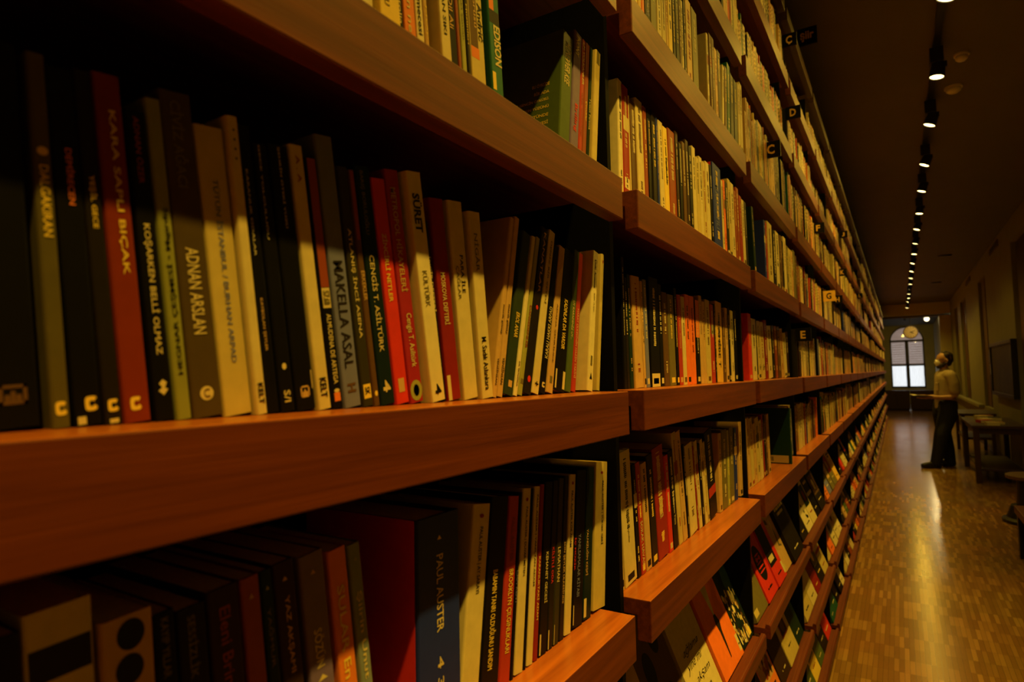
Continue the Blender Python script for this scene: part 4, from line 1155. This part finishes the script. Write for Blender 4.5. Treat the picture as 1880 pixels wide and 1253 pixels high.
TIER = ['top ledge', 'middle ledge', 'bottom ledge']
HAND = {  # (bay, tier): y0, width, height, thickness, colour, art, words
    (1, 0): [(.965, .175, .255, .018, 'tan', 'script', 'tan face-out book with dark handwriting'), (1.145, .17, .262, .015, 'brown', 'ovals', 'brown face-out book with black ovals'),
             (1.33, .185, .215, .016, 'cream', 'script', 'cream face-out book with dark handwriting'), (1.522, .19, .245, .022, 'orange2', 'pencil', 'orange face-out book with a dark brush'),
             (1.715, .135, .25, .018, 'darkteal', 'forest', 'dark teal face-out book with pale speckled foliage')],
    (2, 0): [(1.935, .17, .235, .014, 'olive', 'triangles', 'olive face-out book with cream triangles'), (2.11, .165, .215, .018, 'red', 'portrait', 'bright red face-out book with black portrait'),
             (2.28, .16, .225, .022, 'red', 'blackpanel', 'bright red face-out book with black panel'), (2.445, .15, .23, .016, 'tan', 'triangles', 'tan face-out book with leaf pattern'),
             (2.60, .24, .24, .03, 'offblack', 'plain', 'wide off-black face-out book')],
    (2, 1): [(1.935, .18, .22, .016, 'offblack', 'plain', 'off-black face-out book'), (2.12, .18, .21, .014, 'orange', 'photo', 'orange face-out book with brown photo'),
             (2.31, .16, .225, .016, 'darkbrown', 'plain', 'dark brown face-out book'), (2.475, .19, .225, .018, 'cream2', 'framed', 'yellowish face-out book with framed dark picture'),
             (2.675, .16, .23, .014, 'darkgreen', 'plain', 'dark green face-out book')],
    (3, 0): [(2.945, .16, .22, .015, 'offblack', 'plain', 'off-black face-out book with pale lettering'), (3.11, .18, .225, .016, 'ivory', 'swoosh', 'ivory face-out book with black swoosh'),
             (3.30, .16, .22, .016, 'cream', 'block', 'cream face-out book with a coloured block'), (3.47, .15, .23, .016, 'black', 'stripe', 'black face-out book with pale stripe'),
             (3.63, .22, .22, .02, 'offblack', 'block', 'wide off-black face-out book with a block')],
    (3, 1): [(2.945, .2, .22, .016, 'cream2', 'plain', 'yellowish face-out book'), (3.15, .17, .225, .016, 'cream', 'plain', 'cream face-out book with dark lettering'),
             (3.33, .16, .22, .016, 'darkred', 'plain', 'dark red face-out book'), (3.50, .16, .22, .016, 'offblack', 'block', 'off-black face-out book with a block'),
             (3.67, .18, .22, .016, 'cream2', 'stripe', 'yellowish face-out book with a stripe')],
    (3, 2): [(2.945, .2, .22, .016, 'green', 'block', 'green face-out book with a block'), (3.15, .17, .225, .016, 'yellow', 'block', 'yellow face-out book with a block'),
             (3.33, .16, .22, .016, 'green', 'plain', 'green face-out book with pale lettering'), (3.50, .16, .22, .016, 'offblack', 'block', 'off-black face-out book with a block'),
             (3.67, .18, .22, .016, 'red', 'stripe', 'bright red face-out book with a stripe')],
}
RD = random.Random(21)
DCH = ['cream'] * 5 + ['cream2'] * 4 + ['ivory'] * 3 + ['tan'] * 3 + ['offblack'] * 4 + ['black'] * 3 + ['red', 'red2', 'rust', 'orange2', 'orange', 'olive', 'brown', 'darkred', 'green', 'teal', 'slate', 'yellow', 'yellow2']
for bay in range(1, NB):
    for tier in range(3):
        if bay == 1 and tier > 0: continue                      # below the frame
        if bay == 2 and tier > 1: continue
        L = HAND.get((bay, tier))
        if L is None:
            L = []
            y = S[bay] + .01
            while y < E_[bay] - .12:
                w = RD.uniform(.125, .175)
                if y + w > E_[bay] + .03: break
                col = RD.choice(DCH)
                art = RD.choice(['block', 'block', 'stripe', 'plain', 'plain', 'photo' if sum(PAL[col]) > .9 else 'block'])
                word = {'block': 'with a coloured block', 'stripe': 'with one stripe', 'plain': 'with plain lettering', 'photo': 'with brown photo'}[art]
                L.append((y, w, RD.uniform(.19, .235), RD.uniform(.012, .022), col, art, '%s face-out book %s' % (SAY[col], word)))
                y += w + RD.uniform(.004, .05)
        for n, (y0, w, h, t, col, art, words) in enumerate(L):
            lab = '%s, %s on the %s, %s' % (words, ORD[n], TIER[tier], BAYSAY[bay])
            display_book(y0, w, h, t, col, LIPS[tier], art, lab, 'face-out books on the %s of the %s' % (TIER[tier], BAYSAY[bay]), seed=bay * 100 + tier * 20 + n)

# ------------------------------------------------------------------ track lighting
LENS = emit('lamp_lens', (1.0, 0.72, 0.24), 9.0)
b = MB(); b.box(.74 - .018, .74 + .018, -3.0, 2.95, ZC - .035, ZC); tag(b.build('lighting_track', BLACKMETAL), 'added short black lighting track above the camera, out of view', 'light track')  # unseen track, added to set near lamps farther out and lift shelf shadows
b = MB(); b.box(LAMP_X - .018, LAMP_X + .018, 3.05, 21.6, ZC - .035, ZC); tag(b.build('lighting_track', BLACKMETAL), 'long black lighting track running along the ceiling', 'light track')
lamp_me = None
RL = random.Random(8)
for k, y in enumerate(LAMP_YS):
    tilt = math.radians((9, 22, 24, 18, 10, 20, 17)[k % 7] if y > 3 else 8)
    yaw = math.radians(RL.uniform(-8, 8))
    vis = k - 6
    lab = '%s black spotlight from the camera on the ceiling track' % (ORD[vis] if vis >= 0 else '')
    if vis < 0: lab = 'black spotlight on the ceiling track behind or above the camera'
    r = tag(empty('spotlight', (LAMP_X if y > 3 else .74, y, LAMP_Z)), lab, 'spotlight', 'spotlights on the ceiling track' if vis >= 0 else 'spotlights on the track out of view')
    b = MB(); b.box(-.037, .033, -.045, .045, .075, .166); b.box(.0, .05, -.014, .014, .045, .08); b.build('adaptor', BLACKMETAL, r, bevel=.003)
    h = empty('head', (0, 0, .03), (0, tilt, yaw), r)
    lean_y = {-2.4: 4, -1.4: 4, -0.4: 5, 0.6: 8}.get(y, 0)
    h.rotation_euler = (math.radians(lean_y) + yaw * .4, tilt, 0)
    b = MB(); b.lathe([(.0, .055), (.030, .055), (.036, .045), (.042, -.03), (.0425, -.04), (.038, -.04), (.036, -.034), (0, -.034)])
    b.build('housing', BLACKMETAL, h, smooth=False)
    b = MB(); b.lathe([(0, -.0358), (.0355, -.0358), (.0355, -.0345), (0, -.0345)]); b.build('lens', LENS, h)
    ld = bpy.data.lights.new('lamp_light', 'SPOT')
    ld.energy = LAMP_WATTS * {-1.4: 1.2, -0.4: 1.75, 0.6: 1.7, 1.6: 1.1, 2.6: .9}.get(y, 1.0)
    ld.color = LAMP_COLOR
    ld.spot_size = math.radians(64 if y > 3 else 68)
    ld.spot_blend = 1.0
    ld.shadow_soft_size = 0.022
    ld.specular_factor = .5
    lo = bpy.data.objects.new('lamp_light', ld)
    COL.objects.link(lo)
    lo.parent = h
    lo.location = (0, 0, -.045)
    ld = bpy.data.lights.new('lamp_spill', 'SPOT')              # the stray light every lens scatters sideways
    ld.energy = SPILL_WATTS * (2.5 if 1.5 < y < 7 else (3.2 if y > 14.5 else 1.0))
    ld.color = LAMP_COLOR
    ld.spot_size = math.radians(165)
    ld.spot_blend = 0.6
    ld.shadow_soft_size = 0.03
    ld.specular_factor = 1.0 if 1.5 < y < 7 else .4
    lo = bpy.data.objects.new('lamp_spill', ld)
    COL.objects.link(lo)
    lo.parent = h
    lo.location = (0, 0, -.045)

# the bare bright lamp beyond the beam
r = tag(empty('ceiling_lamp', (1.19, 24.5, EYE + 1.66)), 'round bright lamp hanging beyond the ceiling beam', 'lamp')
b = MB(); b.tube((0, 0, .08), (0, 0, ZC - EYE - 1.66), .01); b.tube((0, 0, .05), (0, 0, .10), .04); b.build('stem', BLACKMETAL, r)
b = MB(); b.ball((0, 0, 0), .075, 12); b.build('bulb', emit('bulb_glow', (1, .82, .5), 3.5), r, smooth=True)
ld = bpy.data.lights.new('bulb_light', 'POINT'); ld.energy = 26; ld.specular_factor = .25; ld.color = (1.0, .74, .3); ld.shadow_soft_size = .08
lo = bpy.data.objects.new('bulb_light', ld); COL.objects.link(lo); lo.parent = r; lo.location = (0, -.12, -.05)

# two added spotlights, unseen behind the beam, to brighten the far wall
for y in (25.6, 26.9):
    r = tag(empty('spotlight', (.6, y, ZC)), 'unseen added spotlight behind the beam, brightening the far wall', 'spotlight', 'added spotlights behind the beam')
    b = MB(); b.box(-.037, .033, -.045, .045, -.09, 0); b.build('adaptor', BLACKMETAL, r, bevel=.003)
    h = empty('head', (0, .04, -.13), (math.radians(60), 0, 0), r)
    b = MB(); b.lathe([(.0, .055), (.030, .055), (.036, .045), (.042, -.03), (.0425, -.04), (.038, -.04), (.036, -.034), (0, -.034)]); b.build('housing', BLACKMETAL, h)
    b = MB(); b.lathe([(0, -.0358), (.0355, -.0358), (.0355, -.0345), (0, -.0345)]); b.build('lens', LENS, h)
    ld = bpy.data.lights.new('lamp_light', 'SPOT'); ld.energy = 50; ld.color = LAMP_COLOR; ld.spot_size = math.radians(100); ld.spot_blend = 1; ld.shadow_soft_size = .03
    ld.specular_factor = .3
    lo = bpy.data.objects.new('lamp_light', ld); COL.objects.link(lo); lo.parent = h; lo.location = (0, 0, -.045)

# ceiling and wall fittings
for (x, y, rad, lab, m) in ((.779, 4.77, .042, 'small white smoke detector nearer the camera, beside the spotlights', WHITEP),
                            (.769, 5.30, .055, 'larger white smoke detector behind the small one on the ceiling', WHITEP),
                            (1.121, 13.2, .11, 'dark round ceiling speaker right of the track', BLACKMETAL), (1.167, 17.2, .11, 'far dark round ceiling speaker near the beam', BLACKMETAL)):
    r = tag(empty('smoke_detector' if m is WHITEP else 'ceiling_speaker', (x, y, ZC)), lab, 'detector' if m is WHITEP else 'speaker')
    b = MB(); b.lathe([(0, -.012), (rad, -.012), (rad, 0), (0, 0)]); b.build('base', m, r)
    b = MB(); b.lathe([(0, -.045), (rad * .5, -.043), (rad * .8, -.03), (rad * .8, -.012), (0, -.012)] if m is WHITEP else [(0, -.02), (rad * .85, -.016), (rad * .85, -.012), (0, -.012)]); b.build('grille', m, r, smooth=True)
for y, lab in ((12.2, 'dark slot vent high on the right wall, nearer one'), (16.5, 'dark slot vent high on the right wall, farther one')):
    r = tag(empty('wall_vent', (XR, y, EYE + 1.89)), lab, 'vent')
    b = MB(); b.box(-.012, 0, -.5, .5, -.05, .05); b.build('frame', PANELDARK, r)
    for k in range(3):
        b = MB(); b.box(-.016, -.012, -.47, .47, -.035 + k * .026, -.02 + k * .026); b.build('slat', BLACKMETAL, r)

# clock hung in front of the window arch
CLOCKF = mat('clock_face', (.62, .42, .12), .5, noise=.08)
clock = r = tag(empty('wall_clock', (.735, 25.2, EYE + 1.283)), 'round clock with yellowed face hanging in the window arch', 'clock')
b = MB(); b.tube((0, 0, 0), (0, .06, 0), .235, n=36); b.build('case', PANELDARK, r)
b = MB(); b.tube((0, -.006, 0), (0, 0, 0), .205, n=36); b.build('dial', CLOCKF, r)
b = MB()
for k in range(12):
    a = k * PI / 6
    b.box(math.sin(a) * .17 - .008, math.sin(a) * .17 + .008, -.009, -.006, math.cos(a) * .17 - .012, math.cos(a) * .17 + .012)
b.build('hour_marks', INK['black'], r)
for ang, L, w in ((2.0, .10, .012), (1.2, .15, .008)):
    b = MB(); b.box(-w, w, -.013, -.009, -.02, L); b.build('hand', INK['black'], r, rot=(0, ang, 0))
b = MB(); b.tube((0, .03, .2), (0, .03, (ZC - EYE - 1.283) / .95), .012); b.build('hanger', BLACKMETAL, r)
clock.scale = (.95, .95, .95)

# dark cabinets under the window
for k, (x0, x1) in enumerate(((-.20, .62), (.64, 1.46))):
    r = tag(empty('low_cabinet', ((x0 + x1) / 2, 26.85, 0)), ('left' if k == 0 else 'right') + ' dark low cabinet standing before the far window', 'cabinet')
    hw_ = (x1 - x0) / 2
    b = MB(); b.box(-hw_, hw_, -.2, .3, .05, .74); b.box(-hw_ + .03, hw_ - .03, -.16, .28, 0, .05); b.build('body', DARKWOOD, r, bevel=.004)
    for s_ in (-1, 1):
        d = MB(); d.box(min(0.01 * s_, s_ * (hw_ - .02)), max(.01 * s_, s_ * (hw_ - .02)), -.218, -.2, .08, .70); dd = d.build('door', DARKWOOD, r, bevel=.003)
        d = MB(); d.tube((s_ * .04, -.245, .45), (s_ * .04, -.218, .45), .008); d.build('knob', BLACKMETAL, dd)

# ------------------------------------------------------------------ right hand furniture
r = tag(empty('picture', (XR, 11.75, EYE - .02)), 'dark framed picture hanging on the right wall', 'picture')
b = MB()
for q in ((-1.15, 1.15, .36, .41), (-1.15, 1.15, -.41, -.36), (-1.15, -1.1, -.36, .36), (1.1, 1.15, -.36, .36)): b.box(-.07, -.005, *q)
b.build('frame', BLACKMETAL, r, bevel=.004)
b = MB(); b.box(-.05, -.005, -1.1, 1.1, -.36, .36); b.build('canvas', mat('dark_canvas', (.022, .016, .008), .6, noise=.6, nscale=4), r)
r = tag(empty('wall_notice', (XR, 13.25, EYE + .05)), 'small pale notice on the wall left of the dark picture', 'notice')
b = MB(); b.box(-.03, -.002, -.1, .1, -.16, .02); b.build('sheet', WHITEP, r)
b = MB(); b.box(-.04, -.002, -.09, .09, .03, .26); b.build('holder', BLACKMETAL, r)
r = tag(empty('small_poster', (XR + .04, 9.6, EYE + .12)), 'pale poster on the dark door at the right edge', 'poster')
b = MB(); b.box(-.006, 0, -.28, .28, -.36, .36); b.build('sheet', mat('poster_paper', (.45, .25, .10), .6, noise=.3, nscale=6), r)

# table with books
r = tag(empty('reading_table', (1.405, 10.95, 0)), 'dark wooden table with books by the right wall behind the man', 'table')
b = MB(); b.box(-.29, .29, -.88, .88, .715, .75); b.build('tabletop', DARKWOOD, r, bevel=.004)
b = MB(); b.box(-.25, .25, -.82, .82, .64, .714); b.build('apron', DARKWOOD, r)
for sx in (-1, 1):
    for sy in (-1, 1):
        b = MB(); b.box(sx * .245 - .032, sx * .245 + .032, sy * .83 - .032, sy * .83 + .032, .0, .7145); b.build('leg', DARKWOOD, r, bevel=.003)
b = MB(); b.box(-.23, .23, -.80, .80, .16, .185); b.build('lower_shelf', DARKWOOD, r)
RB = random.Random(3)
tb = [('cream', 'pale book lying nearest on the reading table'), ('tan', 'tan book lying second on the reading table'), ('red2', 'red book on the reading table between pale ones'),
      ('ivory', 'ivory book in the middle of the reading table'), ('offblack', 'black book on the reading table'), ('cream2', 'yellowish book far along the reading table'), ('rust', 'rust book at the far end of the reading table')]
for k, (c, lab) in enumerate(tb):
    y = 10.25 + k * .22
    q = tag(empty('flat_book', (1.40 + RB.uniform(-.1, .1), y, .7505), (0, 0, RB.uniform(-.3, .3))), lab, 'book', 'books lying on the reading table')
    t = RB.uniform(.025, .06)
    b = MB(); b.prism([(-.07, 0), (.07, 0), (.07, .002), (-.067, .002), (-.067, t - .002), (.07, t - .002), (.07, t), (-.07, t)], 'y', -.1, .1); b.build('cover', COV[c], q)
    b = MB(); b.box(-.066, .067, -.098, .098, .002, t - .002); b.build('page_block', PAPERW, q)

# stool under the near end of the table, round stool and bench
def stool(x, y, h, rad, lab, base):
    r = tag(empty('stool', (x, y, 0)), lab, 'stool')
    b = MB(); b.lathe([(0, h - .04), (rad - .01, h - .04), (rad, h - .03), (rad, h - .006), (rad - .008, h), (0, h)]); b.build('seat', PANELDARK, r, smooth=False)
    b = MB(); b.lathe([(base * .55, .16), (rad * .62, h - .05), (rad * .62, h - .04), (0, h - .04), (0, .16)]); b.build('column', BLACKMETAL, r)
    b = MB(); b.lathe([(base, 0), (base, .03), (base * .86, .05), (base * .72, .16), (0, .16), (0, 0)]); b.build('base', BLACKMETAL, r)
    return r


stool(1.40, 7.75, .46, .225, 'black round stool with flared foot at the right edge', .27)
r = tag(empty('bench', (1.36, 5.96, 0)), 'dark brown bench cut off by the right edge of the photo', 'bench')
b = MB(); b.box(-.29, .28, -.9, .40, .34, .40); b.build('seat', WOOD, r, bevel=.006)
for y in (-.80, .33):
    b = MB(); b.box(-.28, .24, y - .03, y + .03, 0, .34); b.build('leg', BLACKMETAL, r, bevel=.003)
r = tag(empty('side_table', (1.42, 13.6, 0)), 'small dark side table behind the man beyond the reading table', 'table')
b = MB(); b.box(-.25, .25, -.7, .7, .70, .74); b.build('tabletop', DARKWOOD, r, bevel=.004)
for sx in (-1, 1):
    for sy in (-1, 1):
        b = MB(); b.box(sx * .2 - .025, sx * .2 + .025, sy * .64 - .025, sy * .64 + .025, 0, .70); b.build('leg', DARKWOOD, r)
b = MB(); b.box(-.2, .2, -.64, .64, .30, .34); b.build('crossbar', DARKWOOD, r)

# ------------------------------------------------------------------ the man reading
SKIN = mat('skin', (.42, .22, .13), .55, noise=.06, nscale=40)
SHIRT = mat('shirt_cloth', (.40, .31, .18), .85, noise=.10, nscale=14, bump=.3)
JEANS = mat('jeans_cloth', (.007, .007, .009), .85, noise=.2, nscale=60)
SHOE = mat('shoe_leather', (.012, .010, .009), .45)
HAIR = mat('hair', (.018, .012, .008), .7, noise=.3, nscale=120)
MASKM = mat('mask_fabric', (.9, .88, .82), .85)


def blob(name, chains, m, parent, vox=.009, smooth=6):
    """chains of (point, radius) merged into one continuous skin by a voxel remesh"""
    b = MB()
    for ch in chains:
        for (p0, r0), (p1, r1) in zip(ch, ch[1:]):
            if (Vector(p1) - Vector(p0)).length > 1e-4: b.tube(p0, p1, r0, r1, n=14)
        for p_, r_ in ch: b.ball(p_, r_, 8)
    o = b.build(name, m, parent)
    rm = o.modifiers.new('skin', 'REMESH'); rm.mode = 'VOXEL'; rm.voxel_size = vox; rm.use_smooth_shade = True
    sm = o.modifiers.new('smooth', 'SMOOTH'); sm.iterations = smooth; sm.factor = .5
    return o


# local frame: the man faces +x, left of him is +y, up z
man = tag(empty('person', (.93, 11.6, 0), (0, 0, PI + math.radians(20))), 'man in a pale short-sleeved shirt and white mask reading beside the shelves', 'person')
hip = .93
LY, RY = .095, -.095
body = []
body.append([((0, 0, .95), .125), ((-.01, 0, 1.05), .120), ((-.005, 0, 1.20), .125), ((-.01, 0, 1.33), .125), ((-.015, 0, 1.42), .085), ((-.005, 0, 1.49), .058), ((.005, 0, 1.55), .056)])
for s_ in (-1, 1): body.append([((-.01, 0, 1.38), .09), ((-.015, s_ * .12, 1.405), .075), ((-.015, s_ * .19, 1.39), .06)])
# head: skull, jaw, nose, ears
body.append([((.00, 0, 1.66), .092), ((-.025, 0, 1.675), .092)])
body.append([((.02, 0, 1.62), .075), ((.045, 0, 1.575), .052), ((.065, 0, 1.555), .035)])
body.append([((.085, 0, 1.645), .014), ((.112, 0, 1.612), .015), ((.10, 0, 1.605), .014)])
for s_ in (-1, 1):
    body.append([((-.005, s_ * .092, 1.645), .012), ((-.012, s_ * .098, 1.625), .015), ((-.004, s_ * .092, 1.60), .010)])
    body.append([((.07, s_ * .035, 1.655), .016), ((.08, s_ * .02, 1.662), .014)])            # brow
# legs
FEET = {1: (.25, .13), -1: (-.04, -.10)}
for s_ in (-1, 1):
    fx, fy = FEET[s_]
    body.append([((0, s_ * .085, .93), .10), ((fx * .45 + .03, fy, .50), .066), ((fx * .5 + .015, fy, .44), .058), ((fx * .75, fy, .30), .056), ((fx, fy, .09), .040)])
    body.append([((fx - .03, fy, .05), .036), ((fx + .07, fy + s_ * .01, .045), .036), ((fx + .15, fy + s_ * .02, .035), .028)])
# arms bent forward holding the open book
HAND_P = {1: (.30, .10, 1.075), -1: (.29, -.07, 1.07)}
for s_ in (-1, 1):
    hx, hy, hz = HAND_P[s_]
    body.append([((-.015, s_ * .19, 1.39), .056), ((-.03, s_ * .225, 1.25), .048), ((-.035, s_ * .235, 1.11), .040), ((.02, s_ * .215, 1.07), .038),
                 ((.13, s_ * .17, 1.065), .034), ((hx - .06, hy + s_ * .02, hz), .026)])
    body.append([((hx - .06, hy + s_ * .02, hz), .026), ((hx, hy, hz - .006), .027), ((hx + .025, hy, hz - .008), .022)])
    for k in range(4):                                          # four fingers under the book
        oy = hy + (k - 1.5) * .019
        l = (.052, .060, .056, .044)[k]
        body.append([((hx + .02, oy, hz - .012), .0095), ((hx + .02 + l * .55, oy, hz - .018), .0088), ((hx + .02 + l, oy, hz - .008), .0078)])
    body.append([((hx - .02, hy - s_ * .02, hz + .006), .0115), ((hx + .012, hy - s_ * .035, hz + .026), .0105), ((hx + .04, hy - s_ * .03, hz + .030), .0088)])   # thumb
blob('body', body, SKIN, man, vox=.007, smooth=4)
# eyes
for s_ in (-1, 1):
    b = MB(); b.ball((.078, s_ * .034, 1.642), .0125, 8); b.build('eye', WHITEP, man, smooth=True)
    b = MB(); b.ball((.0865, s_ * .034, 1.641), .006, 6); b.build('pupil', HAIR, man, smooth=True)
# hair: dark sides and back, bald forehead; beard; mask
blob('hair', [[((-.055, 0, 1.69), .078), ((-.07, 0, 1.64), .066), ((-.06, 0, 1.585), .05)],
              [((-.02, .058, 1.70), .046), ((-.03, .066, 1.65), .038), ((-.03, .066, 1.61), .022)], [((-.02, -.058, 1.70), .046), ((-.03, -.066, 1.65), .038), ((-.03, -.066, 1.61), .022)],
              [((-.03, 0, 1.73), .052), ((-.005, .03, 1.735), .034), ((-.005, -.03, 1.735), .034)]], HAIR, man, vox=.006, smooth=3)
blob('beard', [[((.015, .06, 1.585), .026), ((.045, .045, 1.545), .028), ((.07, 0, 1.535), .032), ((.045, -.045, 1.545), .028), ((.015, -.06, 1.585), .026)]], HAIR, man, vox=.006, smooth=3)
b = MB()
prof = [(-.062, 1.615), (-.045, 1.64), (0, 1.655), (.045, 1.64), (.062, 1.615), (.055, 1.575), (.03, 1.545), (0, 1.535), (-.03, 1.545), (-.055, 1.575)]
fr = [(.048 + .012, y, z) for y, z in prof]
b.add([(.062 - abs(y) * .35, y, z) for y, z in prof] + [(.112 - abs(y) * .55, y * .72, 1.598 + (z - 1.598) * .72) for y, z in prof] + [(.128, 0, 1.60)],
      [(i, (i + 1) % 10, 10 + (i + 1) % 10, 10 + i) for i in range(10)] + [(10 + i, 10 + (i + 1) % 10, 20) for i in range(10)])
mk_ = b.build('face_mask', MASKM, man, smooth=True)
so = mk_.modifiers.new('thick', 'SOLIDIFY'); so.thickness = .003
for s_ in (-1, 1):
    b = MB(); b.tube((.045, s_ * .066, 1.63), (-.005, s_ * .104, 1.648), .002, n=6); b.tube((.045, s_ * .066, 1.575), (-.008, s_ * .102, 1.60), .002, n=6); b.build('mask_strap', MASKM, man)
# clothes
sh = [[((0, 0, .90), .150), ((0, 0, 1.0), .148), ((.01, 0, 1.10), .142), ((0, 0, 1.22), .142), ((-.005, 0, 1.34), .137), ((-.012, 0, 1.42), .098), ((-.008, 0, 1.465), .070)]]
for s_ in (-1, 1):
    sh.append([((-.01, 0, 1.36), .12), ((-.015, s_ * .12, 1.40), .088), ((-.015, s_ * .19, 1.39), .074), ((-.03, s_ * .222, 1.27), .072), ((-.034, s_ * .234, 1.16), .070)])
    sh.append([((.0, s_ * .07, .90), .115), ((0, s_ * .07, 1.2), .11), ((-.005, s_ * .08, 1.34), .10)])
shirt = blob('shirt', sh, SHIRT, man, vox=.009, smooth=5)
b = MB()
for s_ in (-1, 1):
    b.add([(.055, s_ * .012, 1.44), (.02, s_ * .07, 1.47), (-.03, s_ * .075, 1.49), (-.03, s_ * .082, 1.455), (.03, s_ * .085, 1.425), (.075, s_ * .035, 1.395)], [(0, 1, 2, 3, 4, 5)])
cl = b.build('collar', SHIRT, man); so = cl.modifiers.new('thick', 'SOLIDIFY'); so.thickness = .006
b = MB(); b.prism([(.138, 1.29), (.152, 1.285), (.152, 1.17), (.140, 1.165)], 'y', .04, .14); b.build('chest_pocket', SHIRT, man)
tr_ = [[((0, 0, .99), .142), ((.01, 0, .87), .142)]]
for s_ in (-1, 1):
    fx, fy = FEET[s_]
    tr_.append([((.01, s_ * .08, .95), .128), ((.025, s_ * .09, .80), .128), ((fx * .45 + .03, fy, .50), .100), ((fx * .75, fy, .28), .088), ((fx - .01, fy, .075), .076)])
blob('trousers', tr_, JEANS, man, vox=.009, smooth=4)
for s_ in (-1, 1):
    fx, fy = FEET[s_]
    blob('shoe', [[((fx - .05, fy, .050), .042), ((fx + .03, fy, .055), .046), ((fx + .10, fy + s_ * .012, .048), .044), ((fx + .17, fy + s_ * .022, .040), .036)],
                  [((fx - .06, fy, .018), .017), ((fx + .19, fy + s_ * .022, .018), .017)], [((fx - .06, fy + .03, .018), .017), ((fx + .17, fy + .04, .018), .017)],
                  [((fx - .06, fy - .03, .018), .017), ((fx + .17, fy - .025, .018), .017)]], SHOE, man, vox=.008, smooth=3)
# the open book he holds
ob = tag(empty('open_book', (0, 0, 0)), 'open book with white pages held in the hands of the man', 'book')
mw = Matrix.Translation((.93, 11.6, 0)) @ Matrix.Rotation(PI + math.radians(20), 4, 'Z')
ob.matrix_world = mw @ Matrix.Translation((.345, .015, 1.083)) @ Matrix.Rotation(math.radians(-6), 4, 'Y')
b = MB(); b.prism([(-.15, .016), (-.075, .004), (0, 0), (.075, .004), (.15, .016), (.15, .018), (.075, .006), (0, .003), (-.075, .006), (-.15, .018)], 'x', -.105, .105); b.build('cover', COV['slate'], ob)
b = MB(); b.prism([(-.145, .0185), (-.075, .0065), (0, .0035), (.075, .0065), (.145, .0185), (.145, .022), (.075, .016), (.03, .015), (0, .006), (-.03, .015), (-.075, .016), (-.145, .022)], 'x', -.10, .10); b.build('pages', PAPERW, ob)
